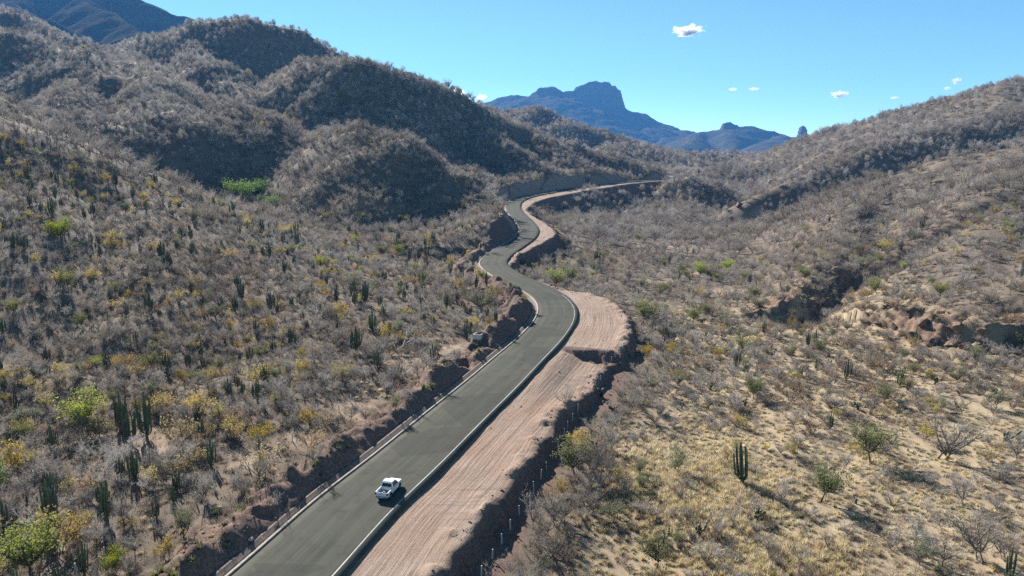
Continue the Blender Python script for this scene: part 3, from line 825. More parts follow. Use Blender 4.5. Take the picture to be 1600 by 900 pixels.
def grow(seed, H, spread, nl=5, trunk=.18, ns=4, nss=4, ntw=5, tw_w=.026, r0=.09, up=.25, stems=1, leaf=0, leaf_s=.1, lean=.0):
    """limbs and twigs of one woody plant; returns (limb builder, twig builder, twig tips)"""
    rr = random.Random(seed); L = MB(); T = MB(); tipP = []; tipD = []
    def vec(az, el): return np.array([math.cos(az) * math.cos(el), math.sin(az) * math.cos(el), math.sin(el)])
    def bent(p, d, ln, r, n, sides, curve):
        pts = [p]; q = p.copy(); dd = d.copy()
        for k in range(n):
            dd = dd + np.array([rr.gauss(0, .16), rr.gauss(0, .16), curve + rr.gauss(0, .08)]); dd /= np.linalg.norm(dd)
            q = q + dd * ln / n; pts.append(q)
        L.tube(pts, np.linspace(r, r * .45, n + 1), sides)
        return pts, dd
    la = rr.uniform(0, 6.28)
    for st in range(stems):
        b = np.array([rr.gauss(0, .12 * (stems > 1)), rr.gauss(0, .12 * (stems > 1)), -.15])
        d = vec(rr.uniform(0, 6.28), R(rr.uniform(45, 85) if stems > 1 else 80)); d[0] += lean * math.cos(la); d[1] += lean * math.sin(la); d /= np.linalg.norm(d)
        tp, td = bent(b, d, H * trunk + .15, r0, 3, 5, .02)
        n1 = max(2, nl // stems)
        for i in range(n1):
            az = 6.283 * (i + rr.random() * .8) / n1 + st
            dl = vec(az, R(rr.uniform(18, 62))) * np.array([spread, spread, 1]) + td * .35; dl /= np.linalg.norm(dl)
            p1, d1 = bent(tp[-1], dl, H * rr.uniform(.38, .56), r0 * .62, 4, 4, up * .35)
            for j in range(ns):
                k = 1 + j % 4; f = rr.random()
                bp = p1[k - 1] * (1 - f) + p1[k] * f if k < len(p1) else p1[-1]
                dj = d1 * .6 + vec(az + rr.uniform(-1.3, 1.3), R(rr.uniform(5, 75))) * np.array([spread, spread, .9]); dj /= np.linalg.norm(dj)
                p2, d2 = bent(bp, dj, H * rr.uniform(.2, .34), r0 * .28, 3, 3, up * .3)
                for m_ in range(nss):
                    k2 = 1 + m_ % 3; f = rr.random()
                    c = p2[k2 - 1] * (1 - f) + p2[k2] * f
                    dk = d2 * .5 + vec(rr.uniform(0, 6.28), R(rr.uniform(-10, 75))); dk /= np.linalg.norm(dk)
                    ln = H * rr.uniform(.11, .2); e_ = c + dk * ln
                    tipP.append(c); tipD.append(dk * ln)
                    for _ in range(ntw):
                        f2 = rr.uniform(.15, 1); q = c + dk * ln * f2
                        dt = dk * .6 + vec(rr.uniform(0, 6.28), R(rr.uniform(-20, 80))); dt /= np.linalg.norm(dt)
                        tipP.append(q); tipD.append(dt * H * rr.uniform(.06, .13))
    tipP = np.array(tipP); tipD = np.array(tipD)
    T.slivers(tipP, tipD, tw_w * (0.7 + .6 * rng.random(len(tipP))))
    return L, T, tipP + tipD
M_bark = plain('grey_bark', (.20, .165, .135), .95, .3, 2.5, objrand=.25)
M_darkbark = plain('dark_bark', (.085, .066, .053), .95, .3, 2.5, objrand=.2)
M_twig = plain('bare_twigs', (.375, .345, .315), .95, .25, .8, objrand=.42, trans=0.24)
M_twig_tan = plain('tan_twigs', (.38, .29, .21), .95, .25, .8, objrand=.3, trans=0.3)
M_leaf_y = plain('ochre_leaves', (.39, .315, .11), .85, .3, .8, objrand=.3, trans=0.5)
M_leaf_g = plain('olive_leaves', (.20, .22, .095), .85, .3, .9, objrand=.22, trans=0.45)
M_leaf_b = plain('fresh_leaves', (.25, .29, .06), .8, .3, .9, objrand=.22, trans=0.5)
M_leaf_v = plain('vivid_leaves', (.15, .26, .05), .8, .3, .9, objrand=.2, trans=0.5)
M_leaf_grey = plain('greygreen_leaves', (.22, .235, .15), .9, .3, .9, objrand=.22, trans=0.4)
M_cactus = plain('cactus_skin', (.105, .128, .072), .75, .35, 2.0, objrand=.25)
M_pad = plain('prickly_pear_skin', (.11, .13, .08), .8, .3, 3.0, objrand=.25)
M_dead = plain('bleached_wood', (.50, .46, .41), .9, .2, 1.5)

P_NEAR = {}; H0 = {}
def reg(kind, parts, h):
    P_NEAR.setdefault(kind, []).append(parts); H0.setdefault(kind, []).append(h)
def top_of(*bs): return max(max(v[:, 2].max() for v in b.v) for b in bs)
for i in range(5):      # leafless trees
    L, T, _ = grow(100 + i, 4.6, 1.0 + .25 * (i % 3), nl=5 + i % 2, trunk=.16 + .05 * (i % 3), ns=4, nss=5, ntw=6, tw_w=.032, stems=1 + (i == 3))
    reg('leafless_tree', [('trunk', L.mesh('trunk', M_bark)), ('crown', T.mesh('crown', M_twig))], top_of(L, T))
for i in range(5):      # leafless shrubs, many stems from the ground
    L, T, _ = grow(200 + i, 2.7, 1.3, nl=8, trunk=.10, ns=3, nss=5, ntw=6, tw_w=.026, stems=4, r0=.045, up=.2)
    reg('leafless_shrub', [('stem', L.mesh('stem', M_bark)), ('crown', T.mesh('crown', M_twig_tan if i == 4 else M_twig))], top_of(L, T))
for i in range(4):      # yellowing shrubs
    L, T, tp = grow(300 + i, 3.0, 1.0, nl=8, trunk=.12, ns=3, nss=4, ntw=4, tw_w=.026, stems=3, r0=.05, up=.35)
    k = rng.integers(0, len(tp), 620); T2 = MB(); T2.leaves(tp[k] + rng.normal(size=(620, 3)) * .12, .05 + .05 * rng.random(620))
    T.add(np.vstack(T2.v), None, np.vstack(T2.q))
    me = T.mesh('foliage', M_leaf_y)
    reg('yellow_shrub', [('stem', L.mesh('stem', M_bark)), ('foliage', me)], top_of(L, T))
def leafy(seed, H, spread, n, size, mat, kind, jit=.16, bark=None, **kw):
    L, T, tp = grow(seed, H, spread, **kw)
    k = rng.integers(0, len(tp), n); T2 = MB()
    T2.leaves(tp[k] + rng.normal(size=(n, 3)) * jit, size * (.6 + .8 * rng.random(n)))
    L.t += [x + L.n for x in T.t]; L.v += T.v; L.n += T.n
    reg(kind, [('trunk', L.mesh('trunk', bark or M_darkbark)), ('crown', T2.mesh('crown', mat))], top_of(L, T2))
for i in range(4):
    leafy(400 + i, 4.8, 1.35, 2400, .09, M_leaf_g if i % 2 == 0 else M_leaf_grey, 'mesquite_tree', nl=6, trunk=.22, ns=4, nss=4, ntw=4, stems=1 + i % 2, r0=.11, lean=.25)
for i in range(3):
    leafy(450 + i, 5.5, 1.25, 2600, .11, M_leaf_b if i < 2 else M_leaf_v, 'leafy_green_tree', jit=.3, nl=7, trunk=.2, ns=4, nss=4, ntw=4, r0=.13)
def column(mb, pts, r, n=9):
    """ribbed cactus arm"""
    pts = np.asarray(pts, float); k = len(pts)
    d = np.gradient(pts, axis=0); d /= np.linalg.norm(d, axis=1)[:, None]
    a = np.cross(d, np.array([.8, .6, .05])); a /= np.linalg.norm(a, axis=1)[:, None]; b = np.cross(d, a)
    m = 2 * n; th = np.arange(m) * 2 * math.pi / m; rib = np.where(np.arange(m) % 2 == 0, 1.0, .74)
    V = pts[:, None] + (a[:, None] * (np.cos(th) * rib)[None, :, None] + b[:, None] * (np.sin(th) * rib)[None, :, None]) * np.asarray(r)[:, None, None]
    i = np.arange(k * m).reshape(k, m); j = np.roll(i, -1, 1)
    V = np.vstack([V.reshape(-1, 3), pts[-1] + d[-1] * r[-1] * .6])
    mb.add(V, np.stack([i[-1], j[-1], np.full(m, k * m)], 1), np.stack([i[:-1].ravel(), j[:-1].ravel(), j[1:].ravel(), i[1:].ravel()], 1))
def cactus(seed, H, narm, spread, trunk_h, low=.25, ribs=7):
    rr = random.Random(seed); parts = []
    tb = MB(); tp = [(0, 0, -.2), (0, 0, trunk_h * .5), (.02, 0, trunk_h), (.03, .02, H * .9), (.02, .03, H)]
    column(tb, tp, [.19, .18, .17, .13, .07], ribs); parts.append(('trunk', tb))
    for i in range(narm):
        az = 6.283 * (i + rr.random() * .6) / narm * (2.39 if narm > 9 else 1); h0 = trunk_h * rr.uniform(.55, 1.0) + (low * H * rr.random() if rr.random() < .4 else 0)
        R_ = spread * math.sqrt(rr.uniform(.15, 1)); top = H * rr.uniform(.72, 1.0) - (R_ / spread) * .15 * H
        c, s_ = math.cos(az), math.sin(az); r = rr.uniform(.07, .10)
        z1 = h0 + R_ * .35
        pts = [(0, 0, h0), (c * R_ * .55, s_ * R_ * .55, h0 + R_ * .12), (c * R_ * .93, s_ * R_ * .93, z1 + .25), (c * R_, s_ * R_, z1 + .7),
               (c * R_ * 1.06, s_ * R_ * 1.06, (z1 + .7 + top) / 2), (c * R_ * 1.08, s_ * R_ * 1.08, max(top - .12, z1 + .9)), (c * R_ * 1.08, s_ * R_ * 1.08, max(top, z1 + 1.0))]
        ab = MB(); column(ab, pts, [r * .8, r * .9, r, r, r, r * .85, r * .45], ribs); parts.append(('arm', ab))
    return parts
for i, (H, na, sp, th) in enumerate([(5.0, 13, .75, 1.0), (4.6, 9, .6, .7), (5.4, 16, .95, .9), (4.2, 6, .45, .8), (4.8, 4, .35, 1.0)]):
    pr = cactus(500 + i, H, na, sp, th)
    reg('columnar_cactus', [(n_, b.mesh(n_, M_cactus)) for n_, b in pr], H)
def pear(seed):
    rr = random.Random(seed); parts = []
    def padm(c, nrm, up, s):
        b = MB(); u = np.cross(up, nrm); u /= np.linalg.norm(u); t = .035 + .02 * rr.random()
        th = np.arange(10) * 6.283 / 10
        ring = np.array([c + up * s * (1 - math.cos(a)) * (1 if True else 1) * .55 * 1.0 + u * math.sin(a) * s * .42 for a in th])
        cen = c + up * s * .55
        b.add(np.vstack([ring, cen + nrm * t, cen - nrm * t]), [(i, (i + 1) % 10, 10) for i in range(10)] + [((i + 1) % 10, i, 11) for i in range(10)])
        return b
    tips = [(np.array([0, 0, -.05]), np.array([0, 0, 1.]))]
    for k in range(26):
        c, up = tips[rr.randrange(min(len(tips), 9))] if k else tips[0]
        up2 = up + np.array([rr.gauss(0, .55), rr.gauss(0, .55), rr.uniform(0, .5)]); up2 /= np.linalg.norm(up2)
        nr = np.cross(up2, np.array([rr.gauss(0, 1), rr.gauss(0, 1), rr.gauss(0, .3)])); nr /= np.linalg.norm(nr)
        s = rr.uniform(.32, .46); parts.append(('pad', padm(c, nr, up2, s))); tips.insert(0, (c + up2 * s * rr.uniform(.8, 1.05), up2)); rr.shuffle(tips)
    return parts
for i in range(3):
    pr = pear(600 + i); reg('prickly_pear', [(n_, b.mesh(n_, M_pad)) for n_, b in pr], max(top_of(b) for _, b in pr))

# joined versions (for plants too small to show parts) and far versions
def joined(parts, name):
    cos = []; fs = {3: [], 4: []}; mats = []; mi = {3: [], 4: []}; n = 0
    for _, me in parts:
        k = len(me.vertices); co = np.empty(k * 3, np.float32); me.vertices.foreach_get('co', co); cos.append(co.reshape(-1, 3))
        nl = len(me.loops); lv = np.empty(nl, np.int32); me.loops.foreach_get('vertex_index', lv)
        lt = np.empty(len(me.polygons), np.int32); me.polygons.foreach_get('loop_total', lt); ls = np.empty(len(me.polygons), np.int32); me.polygons.foreach_get('loop_start', ls)
        if me.materials[0] not in mats: mats.append(me.materials[0])
        for s_ in (3, 4):
            a = ls[lt == s_]
            if len(a): fs[s_].append(lv[a[:, None] + np.arange(s_)] + n); mi[s_] += [mats.index(me.materials[0])] * len(a)
        n += k
    faces = [np.vstack(fs[s_]) for s_ in (3, 4) if fs[s_]]
    me = fast_mesh(name, np.vstack(cos), faces)
    me.polygons.foreach_set('material_index', np.array(mi[3] + mi[4], np.int32))
    for m in mats: me.materials.append(m)
    return me
P_ONE = {k: [joined(p, k) for p in v] for k, v in P_NEAR.items()}
P_FAR = {}
def far_tree(seed, H, rad, n, w, mat, leafn=0, lsize=.2, lmat=None, base=.25):
    r = np.random.default_rng(seed); b = MB()
    th = r.random(n) * 6.283; u = r.random(n) ** .5; el = r.random(n)
    q = np.stack([np.cos(th) * u * rad * np.sqrt(1 - el * .75), np.sin(th) * u * rad * np.sqrt(1 - el * .75), H * (base + (1 - base) * el * (1 - .35 * u * u))], 1)
    d = q - np.array([0, 0, H * .12]); d /= np.linalg.norm(d, axis=1)[:, None]
    d = d + r.normal(size=(n, 3)) * .35; ln = H * (.16 + .16 * r.random(n))
    b.slivers(q - d * ln[:, None] * .6, d * ln[:, None], w * (.6 + .8 * r.random(n)))
    for k in range(5):
        a = k * 1.256 + r.random(); b.slivers(np.array([[0, 0, -.2]]), np.array([[math.cos(a) * rad * .6, math.sin(a) * rad * .6, H * .7]]), np.array([.14]))
    if leafn: b.leaves(q[r.integers(0, n, leafn)] + r.normal(size=(leafn, 3)) * .15, lsize * (.6 + .8 * r.random(leafn)))
    return b.mesh('far', mat)
P_FAR['leafless_tree'] = [far_tree(700 + i, 4.6, 2.2 + .25 * (i % 3), 230, .10, M_twig) for i in range(5)]
P_FAR['leafless_shrub'] = [far_tree(720 + i, 2.7, 1.6, 170, .075, M_twig_tan if i == 4 else M_twig, base=.12) for i in range(5)]
P_FAR['yellow_shrub'] = [far_tree(740 + i, 3.0, 1.3, 90, .06, M_leaf_y, 130, .16, base=.15) for i in range(4)]
P_FAR['mesquite_tree'] = [far_tree(760 + i, 4.8, 2.4, 90, .06, M_leaf_g if i % 2 == 0 else M_leaf_grey, 200, .2) for i in range(4)]
P_FAR['leafy_green_tree'] = [far_tree(780 + i, 5.5, 2.6, 90, .06, M_leaf_b if i < 2 else M_leaf_v, 320, .26) for i in range(3)]
def far_cactus(seed, H, na, sp):
    rr = random.Random(seed); b = MB()
    b.tube([(0, 0, -.2), (0, 0, H * .6), (0, 0, H)], [.2, .17, .1], 4)
    for i in range(na):
        az = 6.283 * i / na + rr.random(); q = sp * rr.uniform(.5, 1); t = H * rr.uniform(.65, 1)
        b.tube([(0, 0, H * .15), (math.cos(az) * q, math.sin(az) * q, H * .3), (math.cos(az) * q, math.sin(az) * q, t)], [.12, .12, .08], 4)
    return b.mesh('far', M_cactus)
P_FAR['columnar_cactus'] = [far_cactus(800 + i, h, n_, s_) for i, (h, n_, s_) in enumerate([(5, 11, .75), (4.6, 8, .6), (5.4, 13, .95), (4.2, 5, .45), (4.8, 4, .35)])]
P_FAR['prickly_pear'] = P_ONE['prickly_pear']

# ------------------------------------------------------------------ placing plants
plants = []      # kind, variant, x, y, z, height, rotation, hero
def visible(P, h, tol=1.0):
    """does the ground hide the top of a plant from the viewpoint"""
    ok = np.ones(len(P), bool); C = np.array([0, 0, CAM_H]); T = P + np.stack([0 * h, 0 * h, h], 1)
    for f in np.linspace(.2, .985, 42):
        q = C + (T - C) * f
        ok &= gz_at(q[:, 0], q[:, 1]) < q[:, 2] + tol
    return ok
hero_xy = []
def hero(kind, u, v, hpx, var=None, label=None):
    p = hit(u, v)
    if p is None: return
    dep = project(p)[2][0]
    hero_xy.append((p[0], p[1], hpx * dep / F_PX * .4))
    plants.append([kind, var if var is not None else random.randrange(len(P_NEAR[kind])), p[0], p[1], p[2], hpx * dep / F_PX / .97, random.uniform(0, 6.28), label or True])
for u, v, h, var, lab in [(1160, 757, 68, 0, 'dark many-armed columnar cactus standing alone beside the tufted yellow grass'), (203, 695, 62, 2, None), (230, 686, 74, 2, 'tallest columnar cactus clump on the slope left of the road, above fence posts'), (212, 752, 50, 1, None),
                          (83, 792, 56, 1, None), (42, 790, 32, 3, None), (167, 815, 68, 3, None), (132, 900, 58, 0, None), (315, 695, 42, 3, None), (330, 730, 46, 1, None),
                          (570, 475, 37, 0, None), (633, 475, 27, 1, None), (698, 483, 27, 1, None), (658, 485, 26, 4, None), (600, 505, 30, 0, None), (607, 529, 26, 3, None), (525, 472, 30, 0, None),
                          (760, 447, 24, 3, None), (743, 452, 24, 1, None), (527, 512, 22, 3, None), (480, 519, 20, 1, None), (723, 442, 20, 1, None), (740, 468, 16, 4, None),
                          (1140, 523, 20, 4, None), (1262, 541, 24, 1, None), (1274, 541, 28, 3, None), (1322, 594, 35, 1, 'columnar cactus growing through a bare tree on the dry grass flat'), (1430, 538, 28, 4, None),
                          (1045, 414, 18, 3, None), (1077, 441, 15, 4, None), (1082, 400, 15, 3, None), (1020, 412, 12, 3, None), (1576, 905, 55, 1, 'columnar cactus in the dry grass at the foot of the right slope'), (1018, 528, 30, 4, None),
                          (880, 505, 0, 0, None)]:
    if h: hero('columnar_cactus', u, v, h, var, lab)
for u, v, h, var, lab in [(1063, 738, 52, 1, 'sparse thin-crowned mesquite tree standing in tufted yellow grass'), (1027, 888, 68, 0, 'green-topped mesquite tree below the tufted grass patch'), (1360, 724, 84, 2, 'largest mesquite tree on the dry grass flat, olive crown on dark trunk'),
                          (1282, 784, 68, 0, 'leaning mesquite tree with dense low olive crown on dry grass'), (1002, 507, 46, 0, 'broad green mesquite tree beside the upper dirt bench'), (1177, 624, 46, 2, None), (1082, 505, 32, 2, None), (1128, 510, 28, 1, None), (1187, 487, 28, 1, None),
                          (283, 842, 62, 1, 'grey-green bushy tree above the earth bank left of the road'), (753, 488, 40, 3, 'grey-green tree on the left slope beside the road bend'), (640, 500, 22, 1, None), (175, 632, 26, 0, None),
                          (1560, 640, 40, 1, None), (1495, 600, 30, 3, None), (958, 812, 38, 3, None), (1240, 560, 30, 1, None), (620, 640, 30, 1, None)]:
    hero('mesquite_tree', u, v, h, var, lab)
for u, v, h, lab in [(45, 905, 105, 'bright yellow-green leafy tree at the foot of the left slope'), (380, 318, 40, 'large fresh green tree in the gully below the dark hill'), (398, 312, 34, None), (360, 308, 30, None), (425, 328, 26, None), (248, 268, 16, None),
                     (98, 375, 38, 'flat-topped yellow-green tree high on the left slope'), (108, 452, 36, None), (500, 420, 22, None), (455, 395, 16, None), (565, 345, 16, None), (510, 345, 16, None), (632, 350, 16, None), (1140, 425, 22, None), (1160, 440, 18, None), (995, 378, 17, None), (945, 405, 14, None), (1160, 376, 12, None), (925, 432, 12, None), (975, 370, 12, None),
                     (665, 440, 18, None), (300, 292, 14, None)]:
    hero('leafy_green_tree', u, v, h, 2 if 340 < u < 432 and v < 330 else random.randrange(2), lab)
for u, v, h in [(280, 700, 55), (345, 660, 38), (408, 690, 36), (150, 690, 44), (20, 745, 60), (30, 680, 30), (128, 670, 30), (240, 760, 38), (400, 600, 34), (75, 640, 34), (370, 690, 40), (90, 590, 26), (310, 640, 30), (268, 480, 22), (560, 475, 20), (600, 530, 28), (535, 595, 30),
                (310, 640, 28), (630, 500, 24), (770, 468, 26), (720, 455, 22), (500, 410, 14), (285, 600, 26), (180, 575, 26), (215, 590, 28), (10, 600, 30), (1110, 560, 24), (1010, 560, 28), (1050, 555, 22), (1180, 540, 20), (1460, 650, 26), (490, 480, 20), (820, 470, 14)]:
    hero('yellow_shrub', u, v, h)
for u, v, h, var, lab in [(1240, 674, 48, 1, 'bare dark tree alone on the pale dry grass'), (1470, 716, 88, 3, 'wide grey leafless tree with many limbs right of the largest mesquite'), (1530, 880, 100, 3, 'wide leafless tree with arching limbs beside the lone corner cactus'), (1220, 790, 52, 0, None), (1318, 628, 30, 2, None),
                          (1385, 620, 36, 3, None), (1500, 790, 60, 3, None), (1590, 720, 60, 0, None), (1560, 760, 50, 1, None), (880, 640, 42, 4, 'thin bare tree at the edge of the lower dirt bench'), (490, 728, 40, 2, 'bare tree on top of the earth bank left of the road'), (520, 640, 38, 1, None), (380, 782, 40, 0, None),
                          (920, 735, 40, 0, None), (975, 770, 34, 4, None), (1100, 620, 40, 3, None), (1050, 620, 36, 3, None), (640, 632, 30, 3, None), (570, 600, 36, 1, None), (430, 800, 34, 2, None), (1400, 800, 40, 4, None), (1290, 860, 36, 3, None), (1250, 880, 44, 4, None), (1430, 850, 50, 3, None)]:
    hero('leafless_tree', u, v, h, var, lab)
for u, v, h in [(935, 712, 26), (1092, 838, 28), (1182, 812, 28), (1250, 620, 16), (1340, 640, 18), (1460, 600, 18), (1275, 575, 18), (1420, 610, 20), (1385, 572, 16), (1480, 720, 22), (1570, 690, 24), (940, 620, 20), (1110, 610, 14), (1205, 560, 14), (1550, 620, 18), (1290, 560, 14), (960, 648, 22)]:
    hero('prickly_pear', u, v, h)
n_hero = len(plants)
hx = np.array(hero_xy)

# scatter over the rest of the land
def scatter(d0, d1, sp):
    r = np.random.default_rng(int(d0) + 3)
    xs = np.arange(-d1 * .95, d1 * .95, sp); ys = np.arange(20, d1, sp)
    X, Y = np.meshgrid(xs, ys); X = X.ravel() + (r.random(X.size) - .5) * sp * .95; Y = Y.ravel() + (r.random(Y.size) - .5) * sp * .95
    D = np.hypot(X, Y); m = (D >= d0) & (D < d1); X, Y = X[m], Y[m]
    Z = gz_at(X, Y); P = np.stack([X, Y, Z], 1)
    u, v, dep = project(P + [0, 0, 2.0])
    m = (dep > 20) & (u > -220) & (u < 1760) & (v > -60) & (v < 1080)
    return P[m]
def interp_grid(A, x, y):
    i = np.clip(np.searchsorted(gx, x) - 1, 0, len(gx) - 2); j = np.clip(np.searchsorted(gy, y) - 1, 0, len(gy) - 2)
    i = i + (x - gx[i] > gx[i + 1] - x); j = j + (y - gy[j] > gy[j + 1] - y)
    return A[j, i]
flat_attr = flat_right
soil = np.maximum.reduce([dirt, bank])
left_side = np.where(near, (GO < 0), GX < 20)
KINDS = ['leafless_tree', 'leafless_shrub', 'yellow_shrub', 'mesquite_tree', 'leafy_green_tree', 'columnar_cactus', 'prickly_pear']
for d0, d1, sp in [(30, 170, 2.15), (170, 330, 2.6), (330, 700, 3.9), (700, 1700, 5.4)]:
    P = scatter(d0, d1, sp); n = len(P); r = np.random.default_rng(int(d1))
    ok = visible(P, np.full(n, 4.0), 2.5)
    P = P[ok]; n = len(P)
    x, y = P[:, 0].copy(), P[:, 1].copy()
    so = interp_grid(soil, x, y); fl = interp_grid(flat_attr, x, y); cl = interp_grid(clear, x, y); lf = interp_grid(left_side.astype(float), x, y) > .5; rk = interp_grid(rock, x, y)
    S_, O_, _ = road_coords(x, y); hw = np.interp(S_, rs, HW)
    block = (so > .3) & ~((S_ > 360) & (r.random(n) < .35) & (np.abs(O_) > pad_width(S_) + 6)) | (np.abs(O_) < hw + 3)
    block = block & ~((O_ < -11) & (O_ > -20) & (S_ < 240) & (r.random(n) < .5))
    block |= (O_ > 0) & (O_ < pad_width(S_) + 4.5) & (S_ < 140) & (S_ > 0)
    clump = vnoise(x / 9, y / 9, 301); clump2 = vnoise(x / 28, y / 28, 302)
    keep = np.ones(n); dist_ = np.hypot(x, y)
    keep = np.where(fl > .4, .13 + .85 * sstep(98, 138, y) + .42 * (clump > .62), keep)
    keep = np.where(lf & (x > -75) & (y < 120), .78, keep)
    keep = keep * (1 - .93 * np.clip(cl * 1.5, 0, 1)) * (1 - .6 * np.clip(rk * 1.5, 0, 1))
    keep = np.where((~lf) & (fl < .4) & (y < 520), keep * .75, keep)
    keep = keep * np.where(dist_ >= 330, .62 + .6 * sstep(.3, .6, fbm(x, y, 60, 3, 321) * .5 + .5), .70 + .45 * sstep(.3, .6, fbm(x, y, 26, 3, 323) * .5 + .5))
    # cleared strip beside the earth bank
    keep = np.where((O_ < 0) & (O_ > -17) & (S_ < 190) & (S_ > 0), keep * .42, keep)
    m = (~block) & (r.random(n) < keep)
    if len(hx):
        for a, b, q in hero_xy: m &= ((x - a) ** 2 + (y - b) ** 2) > max(q, 1.2) ** 2
    P = P[m]; x, y = x[m], y[m]; fl = fl[m]; lf = lf[m]; n = len(P); cn = clump[m]; c2 = clump2[m]
    hillz = NATs = P[:, 2]
    kind = np.zeros(n, int); t = r.random(n)
    pL = np.array([.32, .50, .10, .02, .003, .14, .017]); pR = np.array([.20, .67, .04, .035, .0, .006, .055]); pH = np.array([.85, .11, .025, .0, .005, .012, .002])
    pM = np.array([.46, .44, .03, .02, .003, .035, .022])
    dist = np.hypot(x, y)
    leftslope = lf & (dist < 330)
    for msk, p in ((leftslope, pL), (~leftslope & (fl > .4), pR), (~leftslope & (fl <= .4) & (dist >= 330), pH), (~leftslope & (fl <= .4) & (dist < 330), pM)):
        kind[msk] = np.searchsorted(np.cumsum(p / p.sum()), t[msk])
    kind = np.where((kind == 5) & ~lf & (dist < 120), 1, kind)
    # yellow foliage and cacti keep together
    kind = np.where((kind == 2) & (c2 < .35), 1, kind); kind = np.where((kind == 5) & (cn < .42), 0, kind)
    hgt = {0: 4.0, 1: 2.3, 2: 2.6, 3: 3.8, 4: 4.4, 5: 3.9, 6: 1.3}
    H = np.array([hgt[k] for k in kind]) * np.clip(np.exp(r.normal(size=n) * .30), .5, 1.9) * (.82 + .36 * vnoise(x / 45, y / 45, 311))
    H = np.where((dist < 330) & (kind == 0), H * .82, np.where(kind == 0, H * 1.32, H))
    H = np.where(fl > .4, H * np.where(kind == 1, np.where(y > 115, .9, .7), .85), H)
    H = np.where(kind == 5, H * np.where(dist < 115, .72, .9), H)
    rot = r.random(n) * 6.283
    for i in range(n):
        plants.append([KINDS[kind[i]], -1, x[i], y[i], P[i, 2], H[i], rot[i], False])

# choose the individuals: heroes and the largest in view of each kind
PX = np.array([[p[2], p[3], p[4]] for p in plants]); PH = np.array([p[5] for p in plants])
pu, pv, pd = project(PX); hp = PH * F_PX / pd
_, pvt, _ = project(PX + np.stack([0 * PH, 0 * PH, PH], 1))
inview = (pu > -8) & (pu < 1608) & (pv > 0) & (pvt < 898)
vis = visible(PX, PH * .8, .2) & inview
CAP = {'leafless_tree': 300, 'leafless_shrub': 300, 'yellow_shrub': 220, 'mesquite_tree': 150, 'leafy_green_tree': 80, 'columnar_cactus': 300, 'prickly_pear': 120}
indiv = set(range(n_hero))
for k in KINDS:
    ids = [i for i in range(n_hero, len(plants)) if plants[i][0] == k and vis[i]]
    ids.sort(key=lambda i: -hp[i])
    indiv |= set(ids[:max(0, CAP[k] - sum(1 for p in plants[:n_hero] if p[0] == k))])
WORD = {'leafless_tree': ('leafless grey tree', 'bare tree'), 'leafless_shrub': ('leafless grey shrub', 'bare shrub'), 'yellow_shrub': ('ochre yellow leaved shrub', 'yellow shrub'),
        'mesquite_tree': ('olive green mesquite tree', 'green tree'), 'leafy_green_tree': ('bright yellow-green leafy tree', 'leafy tree'), 'columnar_cactus': ('dark green columnar cactus', 'cactus'), 'prickly_pear': ('dark prickly pear cactus clump', 'prickly pear')}
ANCH = []      # things with a look of their own, used to say where the look-alikes stand
for i in range(n_hero):
    if isinstance(plants[i][7], str): pass
for u, v, w in [(230, 686, 'the tallest cactus clump'), (283, 842, 'the grey-green tree by the bank'), (45, 905, 'the bright yellow-green tree'), (98, 375, 'the flat-topped yellow-green tree'), (753, 488, 'the grey-green tree by the bend'),
                (378, 322, 'the fresh green gully trees'), (630, 560, 'the bleached fallen tree'), (747, 524, 'the concrete catch basin'), (490, 728, 'the bare tree on the bank'), (1160, 757, 'the lone many-armed cactus'),
                (1063, 738, 'the sparse mesquite in tufted grass'), (1360, 724, 'the largest mesquite'), (1282, 784, 'the leaning mesquite'), (1002, 507, 'the broad mesquite by the bench'), (1470, 716, 'the wide many-limbed bare tree'),
                (1240, 674, 'the bare dark tree on pale grass'), (1322, 594, 'the cactus inside a bare tree'), (1440, 530, 'the rocky outcrop'), (1290, 480, 'the small rock face'), (1576, 900, 'the corner cactus'), (1027, 888, 'the green-topped mesquite'),
                (935, 460, 'the bent bleached trunk'), (1065, 390, 'the sandy valley clearing'), (880, 640, 'the thin tree on the bench')]:
    p = hit(u, v)
    if p is not None: ANCH.append((p[0], p[1], p[2], w))
AN = np.array([a_[:3] for a_ in ANCH])
def where(i):
    x, y, z = PX[i]
    S_, O_, _ = road_coords(np.array([x]), np.array([y]))
    left = O_[0] < 0 or x < -40
    d = np.hypot(AN[:, 0] - x, AN[:, 1] - y); j = int(np.argmin(d)); a_ = ANCH[j]
    side = 'left' if left else 'right'
    if d[j] > 75: return 'on hillside far ' + side + ' of the road'
    if d[j] < 7: return 'close beside ' + a_[3]
    dz = z - a_[2]
    so_, ao_, _ = road_coords(np.array([a_[0]]), np.array([a_[1]]))
    if dz > 2.5: rel = 'uphill of'
    elif dz < -2.5: rel = 'downhill of'
    elif abs(O_[0]) < abs(ao_[0]) - 5: rel = 'roadward of'
    elif abs(O_[0]) > abs(ao_[0]) + 5: rel = 'farther out than'
    elif S_[0] > so_[0]: rel = 'farther along than'
    else: rel = 'less far along than'
    return rel + ' ' + a_[3]
KMED = {k: np.quantile([PH[i] for i in indiv if plants[i][0] == k], [.33, .67]) for k in KINDS}
def sizeword(i):
    q = KMED[plants[i][0]]
    return 'short ' if PH[i] < q[0] else 'tall ' if PH[i] > q[1] else 'middling '
EMP = 0
